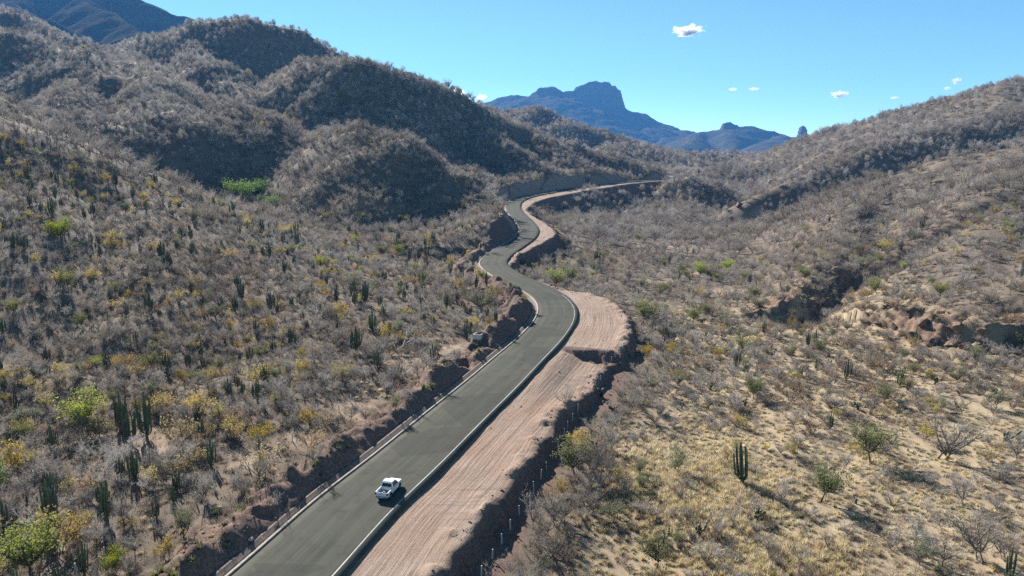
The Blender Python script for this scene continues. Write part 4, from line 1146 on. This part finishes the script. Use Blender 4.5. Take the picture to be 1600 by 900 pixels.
for i in sorted(indiv):
    kind, var, x, y, z, h, rot, her = plants[i]
    if var < 0: var = [0, 2, 1, 2, 0, 3, 4][(i * 7 + 3) % 7] if kind == 'columnar_cactus' else (i * 7 + 3) % (2 if kind == 'leafy_green_tree' else len(P_NEAR[kind]))
    s = h / H0[kind][var]
    w = where(i)
    label = her if isinstance(her, str) else sizeword(i) + WORD[kind][0] + ' ' + w
    group = None if isinstance(her, str) else sizeword(i) + WORD[kind][0] + ' plants ' + w
    sc = (s * random.uniform(.88, 1.15), s * random.uniform(.88, 1.15), s)
    if kind == 'columnar_cactus': sc = (s * random.uniform(.9, 1.2),) * 2 + (s,)
    big = hp[i] > (34 if kind in ('columnar_cactus', 'prickly_pear') else 22) or (i < n_hero and hp[i] > 20)
    if big:
        e_ = bpy.data.objects.new(kind, None); COL.objects.link(e_); e_.empty_display_size = .5
        for n_, me in P_NEAR[kind][var]:
            o = bpy.data.objects.new(n_, me); COL.objects.link(o); o.parent = e_
    else:
        e_ = bpy.data.objects.new(kind, P_ONE[kind][var] if hp[i] > 12 else P_FAR[kind][var % len(P_FAR[kind])]); COL.objects.link(e_)
    e_.location = (x, y, z - .05); e_.scale = sc; e_.rotation_euler = (random.gauss(0, .05), random.gauss(0, .05), rot)
    e_['label'] = label; e_['category'] = WORD[kind][1]
    if group: e_['group'] = group

# everything else: uncountable scrub, one object for each kind of cover, instanced over its points
def cover(name, protos, pts, rot, scl, idx, label, cat, tilt=0.0):
    c = bpy.data.collections.new('source_' + name)
    for k, me in enumerate(protos):
        c.objects.link(bpy.data.objects.new('source_%s_%03d' % (name, k), me))
    me = bpy.data.meshes.new(name); me.vertices.add(len(pts)); me.vertices.foreach_set('co', np.asarray(pts, np.float32).ravel())
    add_attr(me, 'rot', rot); add_attr(me, 'scl', scl)
    a = me.attributes.new('idx', 'INT', 'POINT'); a.data.foreach_set('value', np.asarray(idx, np.int32))
    o = link(name, me, None, kind='stuff', label=label, cat=cat)
    ng = bpy.data.node_groups.new('cover_' + name, 'GeometryNodeTree')
    ng.interface.new_socket('Geometry', in_out='INPUT', socket_type='NodeSocketGeometry'); ng.interface.new_socket('Geometry', in_out='OUTPUT', socket_type='NodeSocketGeometry')
    def nd(t): return ng.nodes.new(t)
    gi, go, ip, ci = nd('NodeGroupInput'), nd('NodeGroupOutput'), nd('GeometryNodeInstanceOnPoints'), nd('GeometryNodeCollectionInfo')
    ci.inputs['Collection'].default_value = c; ci.inputs['Separate Children'].default_value = True; ci.inputs['Reset Children'].default_value = True
    def named(n_, t):
        x = nd('GeometryNodeInputNamedAttribute'); x.data_type = t; x.inputs[0].default_value = n_; return x.outputs[0]
    cx = nd('ShaderNodeCombineXYZ'); lk = ng.links.new
    lk(named('rot', 'FLOAT'), cx.inputs[2])
    lk(gi.outputs[0], ip.inputs['Points']); lk(ci.outputs[0], ip.inputs['Instance']); ip.inputs['Pick Instance'].default_value = True
    lk(named('idx', 'INT'), ip.inputs['Instance Index']); lk(cx.outputs[0], ip.inputs['Rotation']); lk(named('scl', 'FLOAT'), ip.inputs['Scale'])
    lk(ip.outputs[0], go.inputs[0])
    o.modifiers.new('cover', 'NODES').node_group = ng
    return o
rest = [i for i in range(len(plants)) if i not in indiv]
COVER = {'leafless_tree': ('leafless_woodland', 'mass of leafless grey trees covering the hills'), 'leafless_shrub': ('leafless_scrub', 'thicket of low leafless grey scrub over the slopes'),
         'yellow_shrub': ('yellowing_scrub', 'scattered yellowing bushes mixed through the grey scrub'), 'mesquite_tree': ('green_scrub', 'scattered small green bushes in the far scrub'),
         'leafy_green_tree': ('leafy_scrub', 'scattered far leafy green crowns on the hills'), 'columnar_cactus': ('cactus_cover', 'mass of far columnar cacti dotted over the hills'), 'prickly_pear': ('prickly_pear_cover', 'far prickly pear clumps among the scrub')}
for k in KINDS:
    ids = np.array([i for i in rest if plants[i][0] == k], int)
    if not len(ids): continue
    nn = len(P_ONE[k]); nf = len(P_FAR[k]); cap = 2 if k == 'leafy_green_tree' else 99
    isnear = hp[ids] > 13
    idx = np.where(isnear, ids % min(nn, cap), nn + ids % min(nf, cap))
    h0 = np.array(H0[k])
    ref = np.where(isnear, h0[ids % min(nn, cap)], {'leafless_tree': 4.6, 'leafless_shrub': 2.7, 'yellow_shrub': 3.0, 'mesquite_tree': 4.8, 'leafy_green_tree': 5.5, 'columnar_cactus': 4.9, 'prickly_pear': 1.5}[k])
    cover(COVER[k][0], list(P_ONE[k]) + list(P_FAR[k]), PX[ids] - [0, 0, .08], np.array([plants[i][6] for i in ids]), PH[ids] / ref, idx, COVER[k][1], 'vegetation')

# dry grass and low brush ------------------------------------------------
M_straw = plain('dry_grass_blades', (.60, .51, .33), .9, .2, 2.0, objrand=.22, trans=0.5)
M_brush = plain('dry_brush', (.30, .25, .20), .95, .25, 1.5, objrand=.35, trans=0.3)
M_weed = plain('green_weeds', (.17, .19, .085), .9, .25, 1.5, objrand=.3, trans=0.45)
def tuft(seed, n, H, spread, w, mat):
    r = np.random.default_rng(seed); b = MB(); th = r.random(n) * 6.283; l = r.random(n) ** .6
    d = np.stack([np.cos(th) * l * spread, np.sin(th) * l * spread, H * (1 - .55 * l * l) * (.6 + .4 * r.random(n))], 1)
    p = np.stack([np.cos(th) * l * spread * .25, np.sin(th) * l * spread * .25, np.full(n, -.03)], 1)
    b.slivers(p, d, w * (.6 + .8 * r.random(n))); return b.mesh('tuft', mat)
tufts = [tuft(900 + i, 110, .55, .5, .045, M_straw) for i in range(4)] + [tuft(910 + i, 70, .75, .4, .04, M_straw) for i in range(2)]
brushes = [far_tree(920 + i, .8, .65, 90, .022, M_brush, base=.05) for i in range(4)] + [tuft(930 + i, 60, .6, .6, .04, M_brush) for i in range(2)]
P = np.vstack([scatter(30, 135, .62), scatter(135, 260, 1.1)])
r = np.random.default_rng(77); x, y = P[:, 0].copy(), P[:, 1].copy(); n = len(P)
fl = interp_grid(flat_attr, x, y); so = interp_grid(soil, x, y); cl = interp_grid(clear, x, y)
pt = hit(1065, 760); patch = np.exp(-(((x - pt[0]) / 13) ** 2 + ((y - pt[1]) / 13) ** 2))
pt2 = hit(1200, 870); patch = np.maximum(patch, .8 * np.exp(-(((x - pt2[0]) / 10) ** 2 + ((y - pt2[1]) / 5) ** 2)))
pt3 = hit(1030, 540); patch = np.maximum(patch, .6 * np.exp(-(((x - pt3[0]) / 10) ** 2 + ((y - pt3[1]) / 9) ** 2)))
den = fl * (.20 + .6 * sstep(.52, .75, fbm(x, y, 11, 3, 401) * .5 + .5) + 1.5 * np.clip(patch * 1.6 - .2, 0, 1)) + (1 - fl) * .05 * sstep(.5, .7, fbm(x, y, 14, 2, 402) * .5 + .5)
S_, O_, _ = road_coords(x, y); bk_ = interp_grid(bank, x, y); inroad = ((so > .25) & ~((bk_ > .5) & (O_ < -9.5) & (r.random(n) < .55))) | (np.abs(O_) < 9)
m = (~inroad) & (r.random(n) < den); q = P[m]; k = len(q)
cover('dry_grass', tufts, q, r.random(k) * 6.28, (.55 + .75 * r.random(k)) * (1 + .45 * np.clip(patch[m] * 1.5, 0, 1)), r.integers(0, len(tufts), k), 'tufts of pale dry grass on the flat right of the road', 'grass')
den2 = np.where(fl > .4, .12 + .34 * sstep(.5, .72, fbm(x, y, 8, 3, 411) * .5 + .5) * (1 - np.clip(patch * 2, 0, 1)), .30) * (1 - .7 * cl)
m = (~inroad) & (r.random(n) < den2); q = P[m]; k = len(q)
cover('dry_brush', brushes, q, r.random(k) * 6.28, .5 + .9 * r.random(k), r.integers(0, len(brushes), k), 'low dry grey brush littering the ground between shrubs', 'brush')
# a few green weeds on the earth banks
weeds = [tuft(940 + i, 50, .7, .45, .09, M_weed) for i in range(3)]
xb = r.uniform(-60, 40, 30000); yb = r.uniform(50, 240, 30000)
bk = interp_grid(bank, xb, yb); S_, O_, _ = road_coords(xb, yb)
m = (bk > .6) & (O_ < -8.2) & (fbm(xb, yb, 7, 2, 431) > .28) & (r.random(len(xb)) < .35)
q = np.stack([xb[m], yb[m], gz_at(xb[m], yb[m])], 1); k = len(q)
cover('bank_weeds', weeds, q, r.random(k) * 6.28, .6 + 1.0 * r.random(k), r.integers(0, 3, k), 'green weeds sprouting on the dug earth bank', 'weeds')

def rock_mesh(seed, sub, mat, rough=.35, flat=.75):
    """angular block: hull of random points, its faces split and roughened"""
    r_ = np.random.default_rng(seed); bm = bmesh.new()
    P_ = r_.normal(size=(16 if sub > 1 else 10, 3)); P_ /= np.linalg.norm(P_, axis=1)[:, None]
    P_ = P_ * (.75 + .35 * r_.random((len(P_), 1))) * [1, r_.uniform(.75, 1), flat]
    for q in P_: bm.verts.new(q)
    bmesh.ops.convex_hull(bm, input=list(bm.verts))
    for v in [v for v in bm.verts if not v.link_faces]: bm.verts.remove(v)
    if sub > 1:
        bmesh.ops.bevel(bm, geom=list(bm.edges), offset=.05, segments=1, affect='EDGES')
        bmesh.ops.triangulate(bm, faces=list(bm.faces))
        bmesh.ops.subdivide_edges(bm, edges=list(bm.edges), cuts=1)
        co = np.array([v.co[:] for v in bm.verts]); k = fbm(co[:, 0] * 1.3 + co[:, 2], co[:, 1] * 1.3 - co[:, 2] + seed, .6, 3, seed)
        for v, c, q in zip(bm.verts, co, k): v.co = c * (1 + rough * .4 * q)
    me = bpy.data.meshes.new('rock'); bm.to_mesh(me); bm.free(); me.materials.append(mat); return me
def rock_mat(name, c):
    m, nt, b = new_mat(name, .95); g = N(nt); tc = g.n('ShaderNodeTexCoord').outputs['Object']
    r_ = g.n('ShaderNodeObjectInfo').outputs['Random']
    col = g.ramp(g.noise(tc, 1.8, 6, .7), [(.3, tuple(x * .5 for x in c)), (.55, c), (.75, tuple(min(1, x * 1.35) for x in c))])
    hs = g.n('ShaderNodeHueSaturation'); g.l(g.math('MULTIPLY_ADD', r_, .5, .75), hs.inputs['Value']); g.l(col, hs.inputs['Color'])
    g.l(hs.outputs[0], b.inputs['Base Color']); g.l(g.bump(g.noise(tc, 4.0, 5, .7), .8, .12), b.inputs['Normal']); return m
M_rock = rock_mat('brown_rock', (.19, .13, .095)); M_clod = rock_mat('red_clod', (.19, .13, .105)); M_pale = rock_mat('pale_rock', (.52, .45, .40))
clods = [rock_mesh(30 + i, 1, M_clod if i < 3 else M_pale, .3) for i in range(4)]
xb = r.uniform(-60, 75, 60000); yb = r.uniform(50, 260, 60000); S_, O_, _ = road_coords(xb, yb)
bk = interp_grid(bank, xb, yb); dk = interp_grid(dirt, xb, yb); hw = np.interp(S_, rs, HW)
m = ((bk > .5) & (np.abs(O_) > hw + 2.0) & (r.random(len(xb)) < .30)) | ((dk > .5) & (O_ > pad_width(S_) - 2.0) & (r.random(len(xb)) < .25)) | ((dk > .5) & (O_ > hw + .6) & (r.random(len(xb)) < .03))
q = np.stack([xb[m], yb[m], gz_at(xb[m], yb[m])], 1); k = len(q)
cover('rubble', clods, q, r.random(k) * 6.28, .06 + .34 * r.random(k) ** 3.5, np.where(r.random(k) < .08, 3, r.integers(0, 3, k)), 'loose clods and stones on the dug earth beside the road', 'rubble')

# ------------------------------------------------------------------ boulders and rock faces
rocks = [rock_mesh(10 + i, 3, M_rock, .42, .8 + .2 * (i % 2)) for i in range(5)]
def boulder(u, v, w_px, tall, label, group=None, mat=None, sink=.35, me=None):
    p = hit(u, v)
    if p is None: return
    dep = project(p)[2][0]; s = w_px * dep / F_PX / 2
    o = link('boulder', me or rocks[random.randrange(5)], None, label=label, cat='rock', group=group)
    o.location = (p[0], p[1] + s * .2, p[2] + s * tall * (.5 - sink)); o.scale = (s, s * random.uniform(.8, 1.1), s * tall); o.rotation_euler = (random.uniform(-.2, .2), random.uniform(-.2, .2), random.uniform(0, 6.28))
for i, (u, v, w, t) in enumerate([(1395, 512, 34, .9), (1425, 528, 40, 1.0), (1445, 505, 44, .8), (1462, 535, 36, 1.1), (1487, 540, 40, 1.0), (1512, 545, 38, 1.0), (1535, 548, 36, .9), (1558, 552, 34, .9), (1500, 515, 46, .7), (1540, 520, 44, .7), (1575, 540, 34, .8), (1590, 552, 30, .8), (1470, 490, 36, .6), (1410, 490, 30, .6), (1372, 505, 26, .8), (1380, 480, 24, .6)]):
    boulder(u, v, w * .62, t * .9, 'brown weathered boulder in the rocky outcrop at the right slope foot', 'boulders of the rocky outcrop')
for u, v, w, t in [(1255, 478, 26, .8), (1272, 470, 30, .9), (1290, 468, 26, .9), (1305, 455, 24, .7), (1268, 455, 22, .7), (1330, 440, 24, .7), (1350, 430, 22, .6)]:
    boulder(u, v, w * .6, t, 'brown boulder of the small rock face under the dark gully', 'boulders of the small rock face')
for u, v, w, t in [(1165, 432, 14, 1.0), (1172, 425, 10, .9), (1155, 322, 20, .7), (1140, 300, 16, .7), (1210, 285, 22, .6), (1225, 292, 20, .6)]:
    boulder(u, v, w, t, 'brown boulder among the scrub along the valley wash', 'boulders along the valley wash')
pale = [rock_mesh(60 + i, 2, M_pale, .3, .7) for i in range(2)]
for u, v, w in [(391, 846, 14), (407, 843, 10)]:
    boulder(u, v, w, .9, 'pale rock lying at the foot of the earth bank by the gutter', 'pale rocks by the gutter', me=pale[0], sink=.2)

# ------------------------------------------------------------------ fence posts
M_post = plain('white_post', (.66, .64, .61), .85, .12, 4.0, objrand=.12)
def post_mesh():
    bm = bmesh.new(); bmesh.ops.create_cube(bm, size=1.0)
    for v in bm.verts: v.co = Vector((v.co.x * .16, v.co.y * .16, (v.co.z + .5) * 1.5 - .15))
    for v in bm.verts:
        if v.co.z > 1: v.co.x *= .8; v.co.y *= .8
    bmesh.ops.bevel(bm, geom=[e for e in bm.edges], offset=.015, segments=1, affect='EDGES')
    me = bpy.data.meshes.new('fence_post'); bm.to_mesh(me); bm.free(); me.materials.append(M_post); return me
ME_post = post_mesh()
def fence_post(u, v, label, group, h=1.0):
    p = hit(u, v)
    if p is None: return
    o = link('fence_post', ME_post, None, label=label, cat='post', group=group)
    o.location = p; o.scale = (1, 1, h * random.uniform(.9, 1.1)); o.rotation_euler = (random.gauss(0, .04), random.gauss(0, .04), R(-18) + random.gauss(0, .1))
for u, v in [(119, 897), (163, 874), (240, 826), (306, 785), (336, 771), (362, 748), (389, 734), (412, 722), (434, 707), (457, 690), (477, 677), (495, 664), (513, 654), (530, 644), (548, 630), (562, 619), (578, 608), (594, 596), (610, 585), (625, 574), (640, 563), (655, 552), (668, 544)]:
    fence_post(u, v, 'white fence post in the row above the earth bank left of the road', 'white fence posts left of the road')
for u, v in [(752, 900), (769, 874), (784, 850), (797, 828), (811, 804), (823, 785), (834, 767), (845, 749), (854, 735), (863, 717), (872, 699), (881, 681), (887, 671), (894, 657), (903, 642)]:
    fence_post(u, v, 'white fence post at the foot of the dirt bench right of the road', 'white fence posts below the dirt bench')
for u, v in [(922, 612), (930, 605), (938, 594), (943, 585), (949, 574), (955, 565), (961, 557), (968, 551), (973, 545)]:
    fence_post(u, v, 'white stake beside the culvert trench at the bench edge', 'white stakes beside the culvert trench', .8)
for u, v in [(968, 470), (976, 476), (983, 496), (846, 447), (843, 440)]:
    fence_post(u, v, 'white stake along the outer edge of the upper dirt bench', 'white stakes along the upper bench', .8)
for u, v in [(757, 492), (733, 505), (745, 500), (722, 515), (708, 528)]:
    fence_post(u, v, 'white stake between the catch basin and the road bend', 'white stakes by the catch basin', .8)

# ------------------------------------------------------------------ bleached dead wood
def tube_thing(name, pts, rad, label, cat, branches=()):
    b = MB(); b.tube(pts, rad, 7); me = b.mesh(name, M_dead, True)
    e_ = bpy.data.objects.new(name, None); COL.objects.link(e_); o0 = np.asarray(pts[0], float); e_.location = o0
    e_['label'] = label; e_['category'] = cat
    def part(n_, P, r_):
        q = MB(); q.tube(np.asarray(P, float) - o0, r_, 6); o = bpy.data.objects.new(n_, q.mesh(n_, M_dead, True)); COL.objects.link(o); o.parent = e_
    part('trunk', pts, rad)
    for P, r_ in branches: part('branch', P, r_)
    return e_
a = hit(936, 462); k = project(a)[2][0] / F_PX
A = lambda dx, dy, dz: a + np.array([dx, dy, dz])
tube_thing('bent_trunk', [A(0, 0, -.4), A(-.8, .5, 1.4), A(-1.8, 1.0, 2.6), A(-3.0, 1.4, 2.9), A(-4.6, 1.6, 2.3), A(-6.2, 1.7, 1.5)], [.26, .22, .19, .16, .12, .06], 'bent bleached tree trunk arching at the edge of the upper dirt bench', 'dead tree',
           [([A(-3.0, 1.4, 2.9), A(-3.4, 1.9, 3.4)], [.06, .03])])
a = hit(610, 556)
tube_thing('fallen_tree', [A(0, 0, .1), A(1.2, .8, .8), A(2.4, 2.0, 1.6), A(3.2, 3.4, 2.0), A(4.4, 4.6, 2.6), A(5.4, 5.6, 3.1)], [.17, .15, .13, .11, .08, .04], 'bleached fallen dead tree with forked limbs on the left slope', 'dead tree',
           [([A(2.4, 2.0, 1.6), A(2.6, 3.6, 2.4), A(2.9, 5.0, 3.4), A(2.6, 6.2, 3.9)], [.1, .08, .06, .03]), ([A(3.2, 3.4, 2.0), A(4.8, 3.8, 2.0), A(6.2, 4.4, 2.5), A(7.4, 4.4, 2.4)], [.09, .07, .05, .02]),
            ([A(4.4, 4.6, 2.6), A(4.4, 5.8, 3.4), A(4.9, 6.8, 3.9)], [.06, .05, .02]), ([A(1.2, .8, .8), A(.7, 1.8, 1.6), A(.3, 2.8, 1.9)], [.07, .05, .02])])
for u, v, ln, az, lab in [(868, 452, 4.5, .3, 'pale log lying along the bench edge short of the bent trunk'), (1448, 738, 2.4, -.2, 'pale log on dry grass below the largest mesquite')]:
    p = hit(u, v)
    d = np.array([math.cos(az), math.sin(az), 0]) * ln / 2
    P = [p - d, p - d * .3 + [0, .1, 0], p + d * .4, p + d]
    P = [np.array([q[0], q[1], float(gz_at(q[0], q[1])) + .12]) for q in P]
    b = MB(); b.tube(np.array(P) - P[0], [.14, .13, .11, .06], 6)
    o = link('log', b.mesh('log', M_dead, True), None, label=lab, cat='log'); o.location = P[0]

# ------------------------------------------------------------------ concrete catch basin on the left
p = hit(747, 525)
M_box = plain('pale_concrete', (.52, .50, .46), .9, .15, 2.0)
M_hole = plain('dark_concrete', (.10, .09, .08), .9, .2, 2.0)  # basin floor, darker than the walls
e_ = bpy.data.objects.new('catch_basin', None); COL.objects.link(e_); e_.location = p; e_.rotation_euler = (0, 0, R(-20))
e_['label'] = 'small square open concrete catch basin on the cleared dirt left of the road'; e_['category'] = 'catch basin'
def box_mesh(name, x0, x1, y0, y1, z0, z1, mat, bev=.02):
    bm = bmesh.new(); bmesh.ops.create_cube(bm, size=1.0)
    for v in bm.verts: v.co = Vector(((x0 + x1) / 2 + v.co.x * (x1 - x0), (y0 + y1) / 2 + v.co.y * (y1 - y0), (z0 + z1) / 2 + v.co.z * (z1 - z0)))
    if bev: bmesh.ops.bevel(bm, geom=list(bm.edges), offset=bev, segments=1, affect='EDGES')
    me = bpy.data.meshes.new(name); bm.to_mesh(me); bm.free(); me.materials.append(mat); return me
for nm, a in (('wall', (-.95, .95, -.95, -.75, -.6, .55)), ('wall', (-.95, .95, .75, .95, -.6, .55)), ('wall', (-.95, -.75, -.748, .748, -.6, .548)), ('wall', (.75, .95, -.748, .748, -.6, .548))):
    o = link(nm, box_mesh(nm, *a, M_box), None, parent=e_)
link('basin_floor', box_mesh('basin_floor', -.748, .748, -.748, .748, -.6, .02, M_hole, 0), None, parent=e_)

# ------------------------------------------------------------------ the white pickup truck
def paint(name, col, rough, metal=0.0, coat=0.0, spec=.5):
    m, nt, b = new_mat(name, rough); g = N(nt)
    tc = g.n('ShaderNodeTexCoord').outputs['Object']
    d = g.ramp(g.noise(tc, 1.5, 4), [(.4, col), (.8, tuple(x * .86 for x in col))]); g.l(d, b.inputs['Base Color'])
    b.inputs['Metallic'].default_value = metal; b.inputs['Coat Weight'].default_value = coat; b.inputs['Specular IOR Level'].default_value = spec
    return m
M_white = paint('white_car_paint', (.80, .81, .82), .35, 0, .4)
M_glass = paint('dark_window_glass', (.012, .015, .018), .08)
M_black = paint('black_plastic', (.02, .02, .021), .6)
M_tyre = paint('tyre_rubber', (.018, .018, .018), .9)
M_rim = paint('steel_rim', (.42, .42, .43), .4, .6)
M_red = paint('tail_lamp_red', (.45, .02, .015), .25)
M_bed = paint('bed_liner', (.42, .45, .47), .6)
M_chrome = paint('bumper_steel', (.30, .31, .32), .35, .5)
M_plate = paint('number_plate', (.60, .62, .60), .5)
tp = at_z(608.5, 769.0, .06); S_, O_, _ = road_coords(tp[:1].copy(), tp[1:2].copy())
j = int(np.argmin((rc[:, 0] - tp[0]) ** 2 + (rc[:, 1] - tp[1]) ** 2))
ang = math.atan2(rt[j, 1], rt[j, 0]) + R(4)
truck = bpy.data.objects.new('pickup_truck', None); COL.objects.link(truck)
truck.location = (tp[0], tp[1], rc[j, 2] + .045); truck.rotation_euler = (0, 0, ang); truck.scale = (.86, .95, .95)
truck['label'] = 'white double-cab pickup truck driving along the grey asphalt road'; truck['category'] = 'truck'
def loft(name, st, mat, parent, bev=.05):
    """stations along x: (x, z bottom, z top, half width bottom, half width top)"""
    V = []; 
    for x, zb, zt, wb, wt in st: V += [(x, -wb, zb), (x, wb, zb), (x, wt, zt), (x, -wt, zt)]
    F = []
    for i in range(len(st) - 1):
        a = i * 4
        for k in range(4): F.append((a + k, a + (k + 1) % 4, a + 4 + (k + 1) % 4, a + 4 + k))
    F.append((3, 2, 1, 0)); n = len(V); F.append((n - 4, n - 3, n - 2, n - 1))
    me = bpy.data.meshes.new(name); me.from_pydata(V, [], F)
    bm = bmesh.new(); bm.from_mesh(me); bmesh.ops.recalc_face_normals(bm, faces=bm.faces)
    if bev: bmesh.ops.bevel(bm, geom=[e for e in bm.edges if e.calc_face_angle(0) > .35], offset=bev, segments=2, affect='EDGES')
    bm.to_mesh(me); bm.free(); me.materials.append(mat)
    return link(name, me, None, parent=parent)
body = loft('body', [(-.80, .42, 1.10, .90, .90), (.95, .42, 1.12, .91, .90), (1.25, .44, 1.10, .91, .87), (2.15, .46, 1.02, .90, .84), (2.48, .50, .95, .84, .78), (2.56, .55, .86, .78, .72)], M_white, truck, .06)
cab = loft('cab', [(-.80, 1.05, 1.12, .88, .87), (-.66, 1.05, 1.66, .88, .74), (-.45, 1.05, 1.79, .88, .70), (.25, 1.05, 1.80, .88, .70), (.52, 1.05, 1.74, .88, .71), (1.22, 1.05, 1.13, .88, .86)], M_white, truck, .05)
link('bed_floor', box_mesh('bed_floor', -2.50, -.86, -.76, .76, .60, .70, M_bed, 0), None, parent=truck)
for y in (-1, 1):
    y0, y1 = sorted((y * .76, y * .915))
    link('bed_side', box_mesh('bed_side', -2.56, -.815, y0, y1, .46, 1.10, M_white, .03), None, parent=truck)
link('bed_front', box_mesh('bed_front', -.93, -.812, -.757, .757, .50, 1.09, M_white, .02), None, parent=truck)
tg = link('tailgate', box_mesh('tailgate', -2.60, -2.51, -.757, .757, .56, 1.09, M_white, .025), None, parent=truck)
link('handle', box_mesh('handle', -2.625, -2.598, -.13, .13, .90, .98, M_black, .008), None, parent=tg)
link('spare_box', box_mesh('spare_box', -1.75, -1.35, -.25, .2, .70, .82, M_black, .02), None, parent=truck)
rb = link('bumper', box_mesh('bumper', -2.76, -2.57, -.86, .86, .40, .58, M_chrome, .03), None, parent=truck)
link('number_plate', box_mesh('number_plate', -2.775, -2.758, -.20, .20, .43, .55, M_plate, .004), None, parent=rb)
link('front_bumper', box_mesh('front_bumper', 2.40, 2.66, -.84, .84, .36, .60, M_black, .06), None, parent=truck)
link('underbody', box_mesh('underbody', -2.45, 2.35, -.72, .72, .30, .50, M_black, .02), None, parent=truck)
for y in (-1, 1):
    y0, y1 = sorted((y * .70, y * .925))
    link('tail_lamp', box_mesh('tail_lamp', -2.612, -2.42, y0 if y > 0 else y0, y1, .72, 1.04, M_red, .02), None, parent=truck)
    y0, y1 = sorted((y * .52, y * .80))
    link('headlight', box_mesh('headlight', 2.44, 2.58, y0, y1, .72, .90, M_glass, .03), None, parent=truck)
    y0, y1 = sorted((y * .90, y * 1.12))
    link('mirror', box_mesh('mirror', .78, .90, y0, y1, 1.12, 1.30, M_white, .03), None, parent=truck)
    for x in (-.10, .82):
        y0, y1 = sorted((y * .905, y * .925))
        link('door_handle', box_mesh('door_handle', x - .62, x - .46, y0, y1, .98, 1.02, M_black, .004), None, parent=truck)
def pane(name, pts, off):
    P = np.array(pts, float); n = np.cross(P[1] - P[0], P[2] - P[0]); n /= np.linalg.norm(n)
    if np.dot(n, off) < 0: n = -n
    V = np.vstack([P + n * .012, P - n * .03]); k = len(P)
    me = bpy.data.meshes.new(name); me.from_pydata([tuple(v) for v in V], [], [tuple(range(k)), tuple(range(2 * k - 1, k - 1, -1))] + [(i, (i + 1) % k, k + (i + 1) % k, k + i) for i in range(k)])
    me.materials.append(M_glass); return link(name, me, None, parent=cab)
def side_y(z): return .88 + (.71 - .88) * (z - 1.05) / .74
for y in (-1, 1):
    q = lambda x, z: (x, y * (side_y(z) + .012), z)
    pane('side_window', [q(-.58, 1.17), q(-.06, 1.17), q(-.06, 1.66), q(-.44, 1.66)], (0, y, 0))
    pane('side_window', [q(.02, 1.17), q(.98, 1.17), q(.46, 1.64), q(.02, 1.67)], (0, y, 0))
pane('rear_window', [(-.80, -.70, 1.16), (-.80, .70, 1.16), (-.675, .62, 1.58), (-.675, -.62, 1.58)], (-1, 0, .2))
pane('windshield', [(1.19, -.74, 1.18), (1.19, .74, 1.18), (.58, .62, 1.70), (.58, -.62, 1.70)], (1, 0, 1))
def wheel(x, y):
    b = MB(); th = np.linspace(0, 2 * math.pi, 25)[:-1]
    prof = [(.20, -.12), (.34, -.125), (.385, -.09), (.39, 0), (.385, .09), (.34, .125), (.20, .12)]
    V = np.array([[(r_ * math.cos(t), w_, r_ * math.sin(t)) for t in th] for r_, w_ in prof]); k, n = V.shape[:2]
    i = np.arange(k * n).reshape(k, n); jn = np.roll(i, -1, 1)
    b.add(V.reshape(-1, 3), None, np.stack([i[:-1].ravel(), jn[:-1].ravel(), jn[1:].ravel(), i[1:].ravel()], 1))
    w = bpy.data.objects.new('wheel', None); COL.objects.link(w); w.parent = truck; w.location = (x, y, .39)
    link('tyre', b.mesh('tyre', M_tyre, True), None, parent=w)
    s = 1 if y > 0 else -1; b = MB(); ring = [(.23 * math.cos(t), s * .10, .23 * math.sin(t)) for t in th]; hub = [(.08 * math.cos(t), s * .06, .08 * math.sin(t)) for t in th]; cap = [(0, s * .07, 0)]
    b.add(ring + hub + cap, [(24 + a_, 24 + (a_ + 1) % 24, 48) for a_ in range(24)], [(a_, (a_ + 1) % 24, 24 + (a_ + 1) % 24, 24 + a_) for a_ in range(24)])
    link('rim', b.mesh('rim', M_rim), None, parent=w)
    b = MB(); arc = [(x + .47 * math.cos(t), .40 + .47 * math.sin(t)) for t in np.linspace(0, math.pi, 13)]
    yy = s * .922
    b.add([(a_, yy, z_) for a_, z_ in arc] + [(x, yy, .40)], [(k_, k_ + 1, 13) for k_ in range(12)])
    link('wheel_arch', b.mesh('wheel_arch', M_black), None, parent=truck)
for x in (-1.62, 1.50):
    for y in (-.80, .80): wheel(x, y * 1.02)

# ------------------------------------------------------------------ the air between here and the mountains
hx0, hx1, hy0, hy1, hz0, hz1 = -4000, 4000, -240, 7500, -60, 860
me = fast_mesh('haze', [(x, y, z) for z in (hz0, hz1) for y in (hy0, hy1) for x in (hx0, hx1)],
               np.array([(0, 2, 3, 1), (4, 5, 7, 6), (0, 1, 5, 4), (2, 6, 7, 3), (0, 4, 6, 2), (1, 3, 7, 5)]))
m = bpy.data.materials.new('haze_air'); m.use_nodes = True
nt = m.node_tree; nt.nodes.remove(nt.nodes['Principled BSDF'])
v = nt.nodes.new('ShaderNodeVolumePrincipled')
v.inputs['Color'].default_value = (.13, .43, 1.0, 1)
v.inputs['Density'].default_value = 0.000065
v.inputs['Anisotropy'].default_value = .0
nt.links.new(v.outputs[0], nt.nodes['Material Output'].inputs['Volume'])
link('haze', me, m, kind='stuff', label='thin blue air softening the far mountains', cat='haze')
